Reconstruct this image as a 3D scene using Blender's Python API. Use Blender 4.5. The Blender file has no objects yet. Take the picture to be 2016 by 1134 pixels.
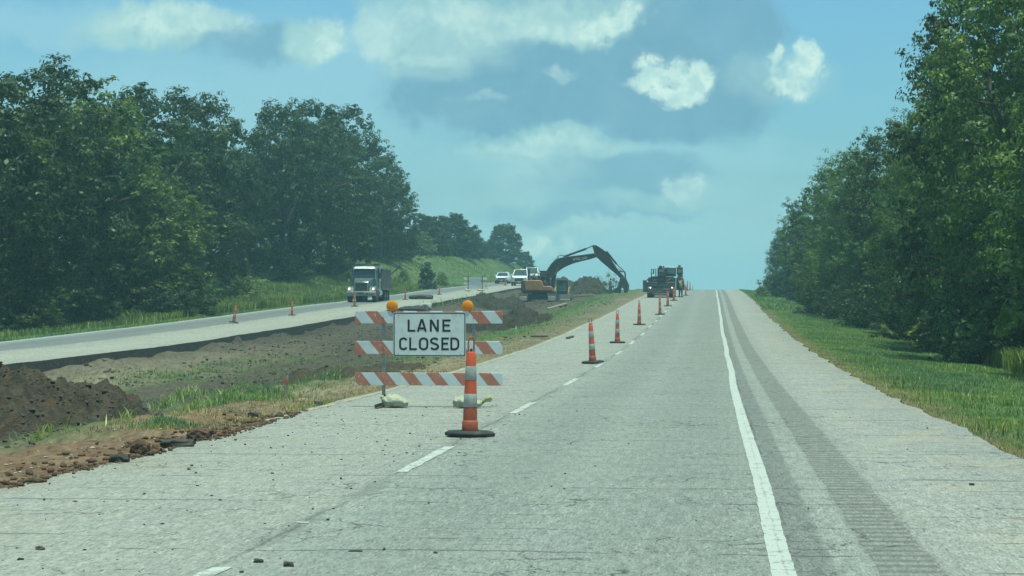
import bpy, bmesh, math, random
import numpy as np
from mathutils import Vector, Matrix
R = math.radians
rng = np.random.default_rng(7)
random.seed(5)
sc = bpy.context.scene
COL = sc.collection

# ------------------------------------------------------------------ camera
F_PX, W_PX, H_PX = 4312.0, 2016.0, 1134.0
CAM_H = 1.65
YAW = math.atan((1403 - 1008) / F_PX)
PIT = math.atan((606 - 567) / F_PX)
Fw = Vector((-math.sin(YAW) * math.cos(PIT), math.cos(YAW) * math.cos(PIT), math.sin(PIT)))
Rt = Vector((math.cos(YAW), math.sin(YAW), 0))
Up = Rt.cross(Fw)
cam_d = bpy.data.cameras.new('camera')
cam = bpy.data.objects.new('camera', cam_d)
COL.objects.link(cam)
m = Matrix((Rt, Up, -Fw)).transposed().to_4x4()
m.translation = Vector((0, 0, CAM_H))
cam.matrix_world = m
cam_d.sensor_width = 36
cam_d.lens = F_PX * 36 / W_PX
cam_d.clip_end = 6000
cam_d.clip_start = 0.3
sc.camera = cam

def at(px, py, Y):
    """photo pixel -> world point on the vertical plane at distance Y"""
    d = Fw + Rt * ((px - 1008) / F_PX) + Up * ((567 - py) / F_PX)
    t = Y / d.y
    return Vector((d.x * t, Y, CAM_H + d.z * t))

# ------------------------------------------------------------------ numpy noise
def _hash(ix, iy, seed):
    h = (ix.astype(np.int64) * 374761393 + iy.astype(np.int64) * 668265263 + seed * 1274126177) & 0x7fffffff
    h = (h ^ (h >> 13)) * 1274126177 & 0x7fffffff
    return ((h ^ (h >> 16)) & 0xffff) / 65535.0
def vnoise(x, y, seed=0):
    x = np.asarray(x, float); y = np.asarray(y, float)
    ix = np.floor(x); iy = np.floor(y); fx = x - ix; fy = y - iy
    fx = fx * fx * (3 - 2 * fx); fy = fy * fy * (3 - 2 * fy)
    a = _hash(ix, iy, seed); b = _hash(ix + 1, iy, seed); c = _hash(ix, iy + 1, seed); d = _hash(ix + 1, iy + 1, seed)
    return (a + (b - a) * fx) + ((c + (d - c) * fx) - (a + (b - a) * fx)) * fy
def fbm(x, y, seed=0, o=4):
    s = 0; a = 1.0; t = 0
    for k in range(o):
        s = s + a * (vnoise(x * 2 ** k + 17 * k, y * 2 ** k - 9 * k, seed + k) - .5); t += a; a *= .5
    return s / t * 2
def smooth(e0, e1, x):
    t = np.clip((np.asarray(x, float) - e0) / (e1 - e0), 0, 1)
    return t * t * (3 - 2 * t)

# ------------------------------------------------------------------ terrain
_g = np.arange(-60, 1701, 1.0)
def _prof(pts, k):
    z = np.interp(_g, [p[0] for p in pts], [p[1] for p in pts])
    ker = np.exp(-np.linspace(-2, 2, k) ** 2); ker /= ker.sum()
    return np.convolve(np.pad(z, k // 2, mode='edge'), ker, 'valid')
PR = _prof([(-60, 0), (45, 0), (60, .06), (74, .16), (86, .31), (98, .5), (109, .72), (122, .93), (147, 1.42), (156, 1.68),
            (179, 2.2), (196, 2.55), (215, 2.9), (250, 3.52), (290, 4.05), (330, 4.15), (400, 3.3), (520, 1), (700, -4), (1700, -12)], 13)
PL = _prof([(-60, -.4), (40, -.35), (71, -.08), (92, .19), (117, .73), (135, 1.17), (159, 1.76), (175, 2.1), (192, 2.54), (208, 2.9),
            (233, 3.59), (252, 4.0), (275, 4.5), (300, 5.1), (350, 5.75), (390, 5.6), (470, 4.4), (700, -2), (1700, -12)], 13)
def zR(y): return np.interp(y, _g, PR)
def zL(y): return np.interp(y, _g, PL)
EDGE_L, EDGE_R = -6.62, 3.35          # our carriageway
LEFT_IN, LEFT_OUT = -22.0, -30.45     # the opposite carriageway
def ditch(x):
    return np.interp(x, [-22, -21.3, -19.5, -17.5, -15.5, -13, -11, -9, -7.6, -6.6], [-.40, -.44, -.52, -.68, -.72, -.62, -.42, -.2, -.09, -.05])
def bank(y): return np.interp(y, [0, 130, 185, 215, 240, 262, 293, 340, 400, 454, 500, 620, 900], [-.6, -.5, .5, 1.4, 2.9, 3.6, 3.9, 4.0, 5.0, 6.0, 6.5, 6.5, 3.0])
def dirtmask(x, y):
    return smooth(-22.4, -21.6, x) * (1 - smooth(-8.2, -6.9, x))
def H(x, y, rough=True):
    """ground height"""
    x = np.asarray(x, float); y = np.asarray(y, float)
    r, l = zR(y), zL(y)
    t = np.clip((x - LEFT_IN) / (EDGE_L - LEFT_IN), 0, 1)
    med = l + (r - l) * t + ditch(np.clip(x, -22, -6.6))
    if rough:
        dm = dirtmask(x, y)
        near = smooth(160, 60, y) if False else 1.0
        med = med + dm * (fbm(x / 2.4, y / 3.6, 3, 4) * .28 + fbm(x * 1.5, y * 1.0, 11, 3) * .14 + np.abs(fbm(x * 2.6, y * 1.7, 15, 2)) * .08)
        # thrown-up rough soil beside the machines
        hb = np.exp(-((x + 16.5) / 2.6) ** 2) * smooth(95, 120, y) * smooth(160, 142, y) * .7
        med = med + hb * (.35 + .5 * (vnoise(x * .8, y * .3, 5) - .3))
        med = med + np.exp(-((x + 21.6) / .55) ** 2) * .18 * vnoise(y * .22, y * 0, 71) ** 1.5
        hb = np.exp(-((x + 19.6) / 1.1) ** 2) * smooth(150, 175, y) * smooth(300, 260, y)
        med = med + hb * (.5 + .5 * (vnoise(x * .5, y * .14, 8) - .3))
    right = r + np.interp(x, [3.2, 3.6, 6, 9.5, 13, 20, 40], [-.05, -.05, -.28, -.62, -.8, -.7, 0])
    lft = l + np.interp(x, [-44, -36, -33, -30.4], [0, -.35, -.22, -.05]) * 1.0
    lft = lft + bank(y) * smooth(-31.0, -40, x)
    if rough:
        right = right + fbm(x / 3, y / 3, 21, 3) * .07 * smooth(3.5, 5, x)
        lft = lft + fbm(x / 4, y / 4, 23, 3) * .25 * smooth(-31, -35, x)
    z = np.where(x < LEFT_IN, lft, np.where(x < EDGE_L, med, right))
    # sunk beneath the two pavements
    z = np.where((x > -6.15) & (x < 3.1), r - .25, z)
    z = np.where((x > -30.2) & (x < -22.15), l - .45, z)
    return z
def ground(x, y): return float(H(np.array([x]), np.array([y]))[0])
def surf(x, y):
    if EDGE_L < x < EDGE_R: return float(zR(y))
    if LEFT_OUT < x < LEFT_IN: return float(zL(y))
    return ground(x, y)
def hit(px, py, y0=12, y1=900):
    """photo pixel -> point where its ray meets road or ground"""
    d = Fw + Rt * ((px - 1008) / F_PX) + Up * ((567 - py) / F_PX)
    Y = y0
    while Y < y1:
        t = Y / d.y; x = d.x * t; z = CAM_H + d.z * t
        if z <= surf(x, Y): return Vector((x, Y, surf(x, Y)))
        Y += .1 if Y < 60 else .4
    return Vector((d.x / d.y * y1, y1, 0))

# ------------------------------------------------------------------ object helpers
def tag(o, label=None, cat=None, group=None, kind=None):
    if label: o['label'] = label
    if cat: o['category'] = cat
    if group: o['group'] = group
    if kind: o['kind'] = kind
    return o
def mesh_obj(name, verts, faces, mat, parent=None, smooth_=False):
    me = bpy.data.meshes.new(name)
    verts = np.asarray(verts, dtype=np.float32)
    if isinstance(faces, np.ndarray):
        n, k = faces.shape
        me.vertices.add(len(verts)); me.vertices.foreach_set('co', verts.ravel())
        me.loops.add(n * k); me.loops.foreach_set('vertex_index', faces.astype(np.int32).ravel())
        me.polygons.add(n)
        me.polygons.foreach_set('loop_start', np.arange(0, n * k, k, dtype=np.int32))
        me.update(calc_edges=True)
    else:
        me.from_pydata([tuple(v) for v in verts.tolist()], [], faces)
        me.update()
    if mat: me.materials.append(mat)
    if smooth_: me.polygons.foreach_set('use_smooth', [True] * len(me.polygons)); me.update()
    o = bpy.data.objects.new(name, me); COL.objects.link(o)
    if parent: o.parent = parent
    return o
def empty(name, loc, rz=0.0, label=None, cat=None, group=None):
    o = bpy.data.objects.new(name, None); COL.objects.link(o)
    o.empty_display_size = .2
    o.location = loc; o.rotation_euler = (0, 0, rz)
    return tag(o, label, cat, group)
def copy_tree(o, parent=None):
    c = o.copy(); COL.objects.link(c)
    if parent: c.parent = parent
    for ch in list(o.children): copy_tree(ch, c)
    return c

class MB:
    """collects simple solids into one mesh"""
    def __init__(s): s.v = []; s.f = []
    def add(s, vs, fs):
        b = len(s.v); s.v += [tuple(v) for v in vs]; s.f += [tuple(i + b for i in f) for f in fs]; return s
    def box(s, x0, x1, y0, y1, z0, z1, rot=None, at=None):
        vs = [Vector((x, y, z)) for z in (z0, z1) for y in (y0, y1) for x in (x0, x1)]
        if rot is not None: vs = [rot @ v for v in vs]
        if at is not None: vs = [v + Vector(at) for v in vs]
        return s.add(vs, [(0, 2, 3, 1), (4, 5, 7, 6), (0, 1, 5, 4), (2, 6, 7, 3), (0, 4, 6, 2), (1, 3, 7, 5)])
    def frustum(s, b, t, z0, z1):
        """b,t = (x0,x1,y0,y1) rectangles at z0,z1"""
        vs = [(b[0], b[2], z0), (b[1], b[2], z0), (b[0], b[3], z0), (b[1], b[3], z0),
              (t[0], t[2], z1), (t[1], t[2], z1), (t[0], t[3], z1), (t[1], t[3], z1)]
        return s.add(vs, [(0, 2, 3, 1), (4, 5, 7, 6), (0, 1, 5, 4), (2, 6, 7, 3), (0, 4, 6, 2), (1, 3, 7, 5)])
    def tube(s, p, q, r0, r1=None, n=10, caps=True):
        p = Vector(p); q = Vector(q); r1 = r0 if r1 is None else r1
        d = (q - p).normalized(); u = d.orthogonal().normalized(); w = d.cross(u)
        vs = []
        for c, r in ((p, r0), (q, r1)):
            for k in range(n):
                a = 2 * math.pi * k / n; vs.append(c + (u * math.cos(a) + w * math.sin(a)) * r)
        fs = [(k, (k + 1) % n, n + (k + 1) % n, n + k) for k in range(n)]
        if caps: fs += [tuple(range(n - 1, -1, -1)), tuple(range(n, 2 * n))]
        return s.add(vs, fs)
    def path(s, pts, rs, n=8):
        if not hasattr(rs, '__len__'): rs = [rs] * len(pts)
        pts = [Vector(p) for p in pts]; vs = []; fs = []
        u = None
        for i, p in enumerate(pts):
            d = (pts[min(i + 1, len(pts) - 1)] - pts[max(i - 1, 0)]).normalized()
            u = d.orthogonal().normalized() if u is None else (u - d * u.dot(d)).normalized()
            w = d.cross(u)
            for k in range(n):
                a = 2 * math.pi * k / n; vs.append(p + (u * math.cos(a) + w * math.sin(a)) * rs[i])
        for i in range(len(pts) - 1):
            for k in range(n):
                fs.append((i * n + k, i * n + (k + 1) % n, (i + 1) * n + (k + 1) % n, (i + 1) * n + k))
        fs += [tuple(range(n - 1, -1, -1)), tuple(range((len(pts) - 1) * n, len(pts) * n))]
        return s.add(vs, fs)
    def lathe(s, prof, n=24, at=(0, 0, 0), axis='z'):
        vs = []; fs = []; ax = Vector(at)
        for r, z in prof:
            for k in range(n):
                a = 2 * math.pi * k / n
                v = (r * math.cos(a), r * math.sin(a), z)
                if axis == 'y': v = (v[0], v[2], v[1])
                if axis == 'x': v = (v[2], v[0], v[1])
                vs.append(Vector(v) + ax)
        for i in range(len(prof) - 1):
            for k in range(n):
                fs.append((i * n + k, i * n + (k + 1) % n, (i + 1) * n + (k + 1) % n, (i + 1) * n + k))
        fs += [tuple(range(n - 1, -1, -1)), tuple(range((len(prof) - 1) * n, len(prof) * n))]
        return s.add(vs, fs)
    def prism(s, poly, y0, y1):
        """polygon in local x,z extruded along y"""
        n = len(poly)
        vs = [(x, y0, z) for x, z in poly] + [(x, y1, z) for x, z in poly]
        fs = [tuple(range(n)), tuple(range(2 * n - 1, n - 1, -1))] + [(k, n + k, n + (k + 1) % n, (k + 1) % n) for k in range(n)]
        return s.add(vs, fs)
    def prismx(s, poly, x0, x1):
        """polygon in local y,z extruded along x"""
        n = len(poly)
        vs = [(x0, y, z) for y, z in poly] + [(x1, y, z) for y, z in poly]
        fs = [tuple(range(n)), tuple(range(2 * n - 1, n - 1, -1))] + [(k, n + k, n + (k + 1) % n, (k + 1) % n) for k in range(n)]
        return s.add(vs, fs)
    def build(s, name, mat, parent=None, bevel=0, smooth_=False, seg=2, subd=0):
        me = bpy.data.meshes.new(name); me.from_pydata(s.v, [], s.f)
        bm = bmesh.new(); bm.from_mesh(me); bmesh.ops.recalc_face_normals(bm, faces=bm.faces); bm.to_mesh(me); bm.free()
        me.materials.append(mat)
        if smooth_ or bevel:
            me.polygons.foreach_set('use_smooth', [True] * len(me.polygons))
            me.set_sharp_from_angle(angle=R(35)) if smooth_ or bevel else None
        o = bpy.data.objects.new(name, me); COL.objects.link(o)
        if parent: o.parent = parent
        if bevel:
            b = o.modifiers.new('bevel', 'BEVEL'); b.width = bevel; b.segments = seg; b.limit_method = 'ANGLE'; b.angle_limit = R(35)
        if subd:
            b = o.modifiers.new('sub', 'SUBSURF'); b.levels = subd; b.render_levels = subd
        return o

# ------------------------------------------------------------------ materials
class NT:
    def __init__(s, name, world=False):
        if world:
            s.m = bpy.data.worlds.new(name)
        else:
            s.m = bpy.data.materials.new(name)
        s.m.use_nodes = True; s.t = s.m.node_tree; s.t.nodes.clear(); s.L = s.t.links
    def n(s, kind, **kw):
        x = s.t.nodes.new(kind)
        for k, v in kw.items(): setattr(x, k, v)
        return x
    def link(s, a, b): s.L.new(a, b)
    def put(s, sock, v):
        if v is None: return
        if hasattr(v, 'is_linked') or hasattr(v, 'links'): s.L.new(v, sock)
        else:
            if isinstance(v, (tuple, list)) and sock.type == 'RGBA' and len(v) == 3: v = (*v, 1)
            sock.default_value = v
    def math(s, op, a, b=None, c=None, clamp=False):
        x = s.n('ShaderNodeMath', operation=op, use_clamp=clamp)
        s.put(x.inputs[0], a); s.put(x.inputs[1], b)
        if c is not None: s.put(x.inputs[2], c)
        return x.outputs[0]
    def vmath(s, op, a, b=None):
        x = s.n('ShaderNodeVectorMath', operation=op); s.put(x.inputs[0], a)
        if b is not None: s.put(x.inputs[1], b)
        return x.outputs[0]
    def mix(s, f, a, b, blend='MIX'):
        x = s.n('ShaderNodeMix', data_type='RGBA', blend_type=blend)
        s.put(x.inputs[0], f); s.put(x.inputs[6], a); s.put(x.inputs[7], b); return x.outputs[2]
    def noise(s, vec, scale, detail=3, rough=.55, dist=0, col=False):
        x = s.n('ShaderNodeTexNoise'); s.put(x.inputs['Vector'], vec); x.inputs['Scale'].default_value = scale
        x.inputs['Detail'].default_value = detail; x.inputs['Roughness'].default_value = rough; x.inputs['Distortion'].default_value = dist
        return x.outputs['Color' if col else 'Fac']
    def vor(s, vec, scale, feature='F1', out='Distance', rnd=1):
        x = s.n('ShaderNodeTexVoronoi', feature=feature); s.put(x.inputs['Vector'], vec); x.inputs['Scale'].default_value = scale
        x.inputs['Randomness'].default_value = rnd
        return x.outputs[out]
    def ramp(s, f, stops, interp='LINEAR'):
        x = s.n('ShaderNodeValToRGB'); s.put(x.inputs[0], f); cr = x.color_ramp; cr.interpolation = interp
        while len(cr.elements) < len(stops): cr.elements.new(.5)
        stops = sorted(stops, key=lambda q: q[0])
        for i in range(len(cr.elements)): cr.elements[i].position = min(1, .9 + i * .001) if False else cr.elements[i].position
        for e, (p, c) in zip(cr.elements, stops):
            e.position = p
            e.color = (c, c, c, 1) if not hasattr(c, '__len__') else (*c, 1)
        return x.outputs[0]
    def mapr(s, v, a, b, c=0, d=1, smooth_=False):
        x = s.n('ShaderNodeMapRange'); x.clamp = True
        if smooth_: x.interpolation_type = 'SMOOTHSTEP'
        s.put(x.inputs[0], v); x.inputs[1].default_value = a; x.inputs[2].default_value = b; x.inputs[3].default_value = c; x.inputs[4].default_value = d
        return x.outputs[0]
    def obj(s): return s.n('ShaderNodeTexCoord').outputs['Object']
    def scale(s, vec, k):
        x = s.n('ShaderNodeMapping'); s.put(x.inputs[0], vec); x.inputs['Scale'].default_value = k; return x.outputs[0]
    def sep(s, vec):
        x = s.n('ShaderNodeSeparateXYZ'); s.put(x.inputs[0], vec); return x.outputs
    def comb(s, a, b, c):
        x = s.n('ShaderNodeCombineXYZ'); s.put(x.inputs[0], a); s.put(x.inputs[1], b); s.put(x.inputs[2], c); return x.outputs[0]
    def bump(s, h, strength=.5, dist=.02):
        x = s.n('ShaderNodeBump'); s.put(x.inputs['Height'], h); x.inputs['Strength'].default_value = strength; x.inputs['Distance'].default_value = dist
        return x.outputs[0]
    def out(s, col, rough=.6, metal=0, normal=None, spec=.5, trans=None, **kw):
        p = s.n('ShaderNodeBsdfPrincipled'); s.put(p.inputs['Base Color'], col); s.put(p.inputs['Roughness'], rough)
        s.put(p.inputs['Metallic'], metal); p.inputs['Specular IOR Level'].default_value = spec
        if normal is not None: s.put(p.inputs['Normal'], normal)
        for k, v in kw.items(): s.put(p.inputs[k.replace('_', ' ')], v)
        o = s.n('ShaderNodeOutputMaterial'); sh = p.outputs[0]
        if trans:
            t = s.n('ShaderNodeBsdfTranslucent'); s.put(t.inputs[0], trans[1])
            mx = s.n('ShaderNodeMixShader'); mx.inputs[0].default_value = trans[0]; s.link(sh, mx.inputs[1]); s.link(t.outputs[0], mx.inputs[2]); sh = mx.outputs[0]
        s.link(sh, o.inputs[0]); s.p = p
        return s.m

def simple(name, col, rough=.5, metal=0, var=.25, sc_=3.0, dirt=None, bump=0, spec=.5, **kw):
    t = NT(name); v = t.obj()
    n1 = t.noise(v, sc_, 4, .6); 
    c = t.mix(t.mapr(n1, .3, .7), tuple(x * (1 - var) for x in col), tuple(min(1, x * (1 + var)) for x in col))
    if dirt:
        n2 = t.noise(v, sc_ * 2.3, 5, .65); c = t.mix(t.mapr(n2, .48, .7, 0, dirt[1]), c, dirt[0])
    rg = t.mapr(n1, .3, .7, max(0, rough - .08), min(1, rough + .08))
    nm = t.bump(t.noise(v, sc_ * 12, 3), bump, .01) if bump else None
    return t.out(c, rg, metal, nm, spec, **kw)
SKY_TINT = (.62, 1.13, 1.27)
SKY_STR = .10; EXPO = 0.15
HAZE_C = (.52, .90, 1.0); HAZE_D = .00060
# cloud banks: direction (as photo x, y), radius x, radius y, edge softness, opacity, noise
VEIL = [(250, 210, 560, 120, 1.4, .55, .7), (620, 150, 420, 130, 1.4, .5, .7), (1200, 520, 800, 150, 1.5, .85, .6), (1650, 450, 260, 60, 1.4, .4, .7), (100, 20, 300, 50, 1.2, .5, .9), (620, 330, 300, 120, 1.4, .4, .7), (1200, 330, 420, 60, 1.2, .5, 1.0)]
GREY = [(1120, 120, 330, 150, .45, 1.0, .7), (1300, 200, 235, 88, .45, 1.0, .8), (1010, 205, 230, 66, .5, .95, .8), (1400, 60, 125, 150, .6, .85, .9), (500, 66, 150, 40, .9, .8, 1.0), (1220, 352, 165, 48, .7, .75, 1.2), (1180, 412, 200, 20, .8, .6, 1.2)]
SOFT = [(290, 34, 165, 44, .8, .95, 1.6), (620, 62, 66, 50, .7, 1., 1.5), (850, 50, 175, 82, .7, .8, 1.7), (1110, 30, 150, 52, .7, .9, 1.7), (1090, 296, 170, 28, .8, .8, 1.8), (850, 120, 90, 40, .8, .6, 1.9), (1070, 350, 90, 44, .9, .5, 1.9), (1066, 482, 46, 42, .8, .85, 1.6), (1190, 440, 170, 12, .9, .6, 1.4), (1520, 150, 80, 50, .9, .5, 1.6), (1290, 400, 120, 16, .9, .5, 1.5)]
PUFF = [(1318, 172, 84, 22, .8, 1.0, 1.7), (1292, 142, 44, 30, .75, 1.0, 1.6), (1374, 152, 40, 27, .75, 1., 1.6), (1340, 140, 30, 22, .8, .8, 1.7), (1545, 158, 40, 26, .8, .9, 1.8), (1578, 106, 25, 27, .75, .95, 1.6), (1564, 138, 28, 34, .85, .8, 1.9), (1514, 116, 14, 26, .9, .8, 1.7), (1362, 378, 34, 13, 1.1, .6, 2.0), (1320, 384, 28, 8, 1.2, .45, 2.1), (1194, 40, 60, 28, .8, .85, 1.8),
        (330, 22, 110, 32, 1.2, .55, 2.2), (640, 62, 46, 48, 1.0, .65, 2.0), (900, 22, 130, 24, 1.2, .45, 2.4), (1080, 52, 140, 24, 1.2, .5, 2.4), (750, 55, 52, 46, 1.2, .4, 2.2), (845, 112, 60, 14, 1.3, .3, 2.4), (1060, 292, 110, 12, 1.0, .45, 2.3), (1062, 474, 30, 26, .8, .8, 1.9), (1095, 154, 30, 12, 1.3, .4, 2.0), (955, 200, 40, 9, 1.4, .3, 2.3), (1130, 468, 22, 16, 1., .5, 2.1)]
VEIL_C = (3.45, 6.15, 6.85); GREY_A = (1.5, 3.5, 4.75); GREY_B = (1.95, 4.1, 5.2)
SOFT_A = (2.9, 5.5, 5.8); SOFT_B = (4.4, 6.9, 6.7); PUFF_A = (4.4, 6.9, 6.7); PUFF_B = (6.2, 8.3, 7.6)
# ------------------------------------------------------------------ sun, sky
SUN = Vector((.10, -.13, .98)).normalized()
SUN_EL = math.asin(SUN.z); SUN_AZ = math.atan2(SUN.x, SUN.y)
sd = bpy.data.lights.new('sun', 'SUN'); sd.energy = 4.95; sd.angle = R(.53); sd.color = (.86, 1.0, .76)
so = bpy.data.objects.new('sun', sd); COL.objects.link(so)
so.rotation_euler = (-SUN).to_track_quat('-Z', 'Y').to_euler(); so.location = (0, 0, 60)

w = NT('World', True); sc.world = w.m
tc = w.n('ShaderNodeTexCoord').outputs['Generated']
sky = w.n('ShaderNodeTexSky'); sky.sky_type = 'NISHITA'; sky.sun_disc = False
sky.sun_elevation = SUN_EL; sky.sun_rotation = SUN_AZ; sky.air_density = 1.0; sky.dust_density = 1.5; sky.ozone_density = 1.0
skyc = w.mix(1.0, sky.outputs[0], SKY_TINT, 'MULTIPLY')
X, Y, Z = w.sep(tc)
ya = w.math('MAXIMUM', w.math('ABSOLUTE', Y), .05)
u = w.math('DIVIDE', X, ya); v = w.math('DIVIDE', Z, ya)
# clouds drift in front of the blue: each bank is a soft ellipse in direction space, broken up by noise
uv = w.comb(u, v, 0)
n_big = w.noise(uv, 16, 6, .6, .3, True)
n_sm = w.noise(uv, 60, 5, .6, .2, True)
off = w.vmath('SCALE', w.vmath('SUBTRACT', n_big, (.5, .5, .5))); off.node.inputs['Scale'].default_value = .045
off2 = w.vmath('SCALE', w.vmath('SUBTRACT', n_sm, (.5, .5, .5))); off2.node.inputs['Scale'].default_value = .010
uvd = w.vmath('ADD', w.vmath('ADD', uv, off), off2)
fine = w.noise(uv, 38, 7, .62, .5)
finer = w.noise(uv, 80, 9, .66, .35)
def blob(px, py, rx, ry, edge=.5, gain=1.0, n=.5, src=None):
    """soft elliptical patch of cloud centred in the direction that pixel looks"""
    cu = (px - 1403) / F_PX; cv = (606 - py) / F_PX
    d = w.vmath('SUBTRACT', uvd, (cu, cv, 0))
    d = w.vmath('MULTIPLY', d, (F_PX / rx, F_PX / ry, 0))
    L = w.n('ShaderNodeVectorMath', operation='LENGTH'); w.put(L.inputs[0], d)
    r = w.math('ADD', L.outputs['Value'], w.math('MULTIPLY', w.math('SUBTRACT', src or fine, .5), n))
    return w.mapr(r, 1 + edge * .5, 1 - edge * .5, 0, gain, True)
def union(fs):
    a = fs[0]
    for b in fs[1:]: a = w.math('MAXIMUM', a, b)
    return a
veil = union([blob(*b) for b in VEIL])
grey = union([blob(*b) for b in GREY])
soft = union([blob(*b) for b in SOFT])
puff = union([blob(*b, src=finer) for b in PUFF])
# scattered cloud over the rest of the sky
rest = w.mapr(w.noise(w.scale(tc, (1, 1, 2.5)), 3.1, 6, .6, .4), .5, .68, 0, .8, True)
rest = w.math('MULTIPLY', rest, w.mapr(v, .17, .3, 0, 1, True))
c = w.mix(veil, skyc, VEIL_C)
c = w.mix(grey, c, w.mix(w.mapr(fine, .3, .7), GREY_A, GREY_B))
c = w.mix(soft, c, w.mix(w.mapr(fine, .35, .65), SOFT_A, SOFT_B))
lit = w.math('ADD', w.noise(w.vmath('ADD', uv, (.0, .004, 0)), 55, 6, .6), w.math('MULTIPLY', w.math('SUBTRACT', w.noise(w.vmath('ADD', uv, (0, -.003, 0)), 80, 5, .6), finer), 1.2))
c = w.mix(puff, c, w.mix(w.mapr(lit, .38, .62), PUFF_A, PUFF_B))
c = w.mix(rest, c, SOFT_B)
bg = w.n('ShaderNodeBackground'); w.link(c, bg.inputs[0]); bg.inputs[1].default_value = SKY_STR
wo = w.n('ShaderNodeOutputWorld'); w.link(bg.outputs[0], wo.inputs[0])

# ------------------------------------------------------------------ air: haze added to imitate the teal veiling glare of a windscreen
hz = MB().box(-900, 700, -40, 1650, -40, 34).build('haze', None if False else NT('added_haze').m)
ht = hz.data.materials[0].node_tree; ht.nodes.clear()
pv = ht.nodes.new('ShaderNodeVolumePrincipled'); pv.inputs['Color'].default_value = (*HAZE_C, 1); pv.inputs['Density'].default_value = HAZE_D
pv.inputs['Anisotropy'].default_value = .35
oo = ht.nodes.new('ShaderNodeOutputMaterial'); ht.links.new(pv.outputs[0], oo.inputs['Volume'])
tag(hz, kind='stuff')
sc.view_settings.view_transform = 'Standard'; sc.view_settings.look = 'None'; sc.view_settings.exposure = EXPO; sc.view_settings.gamma = 1
sc.cycles.max_bounces = 6; sc.cycles.diffuse_bounces = 3; sc.cycles.glossy_bounces = 2; sc.cycles.transmission_bounces = 4
sc.cycles.transparent_max_bounces = 6; sc.cycles.volume_bounces = 1; sc.cycles.use_denoising = True
sc.cycles.caustics_reflective = False; sc.cycles.caustics_refractive = False
try: sc.cycles.denoising_input_passes = 'RGB_ALBEDO_NORMAL'; sc.cycles.denoising_prefilter = 'ACCURATE'
except Exception: pass
sc.cycles.sample_clamp_indirect = 6
# ------------------------------------------------------------------ ground, roads, markings
def yrows(y0, y1, k, mn):
    r = [y0]
    while r[-1] < y1: r.append(r[-1] + max(mn, k * abs(r[-1])))
    return np.array(r)
def frange(a, b, s): return list(np.arange(a, b, s))
gx = np.array(sorted(set(np.round(
    [-890, -600, -400, -300, -220, -160, -120, -95, -80, -70, -62, -56] + frange(-52, -36, 1.6) + frange(-36, -30.3, .45) + [-30.3, -30.1, -22.3, -22.1] +
    frange(-22, -6.3, .19) + [-6.2, -6.1, 3.05, 3.15] + frange(3.25, 10.5, .3) + frange(10.5, 24, 1.2) + [26, 32, 40, 55, 75, 100, 150, 250, 400, 690], 3))))
gy = np.concatenate([[-38, -20, -5, 2, 6, 9], yrows(12, 420, .0058, .14), [430, 445, 470, 500, 540, 590, 650, 720, 820, 950, 1150, 1400, 1640]])
GX, GY = np.meshgrid(gx, gy)
GZ = H(GX, GY)
nx, ny = len(gx), len(gy)
def grid_faces(nx, ny):
    i = np.arange(ny - 1)[:, None] * nx + np.arange(nx - 1)[None, :]
    return np.stack([i, i + 1, i + 1 + nx, i + nx], -1).reshape(-1, 4)

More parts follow.
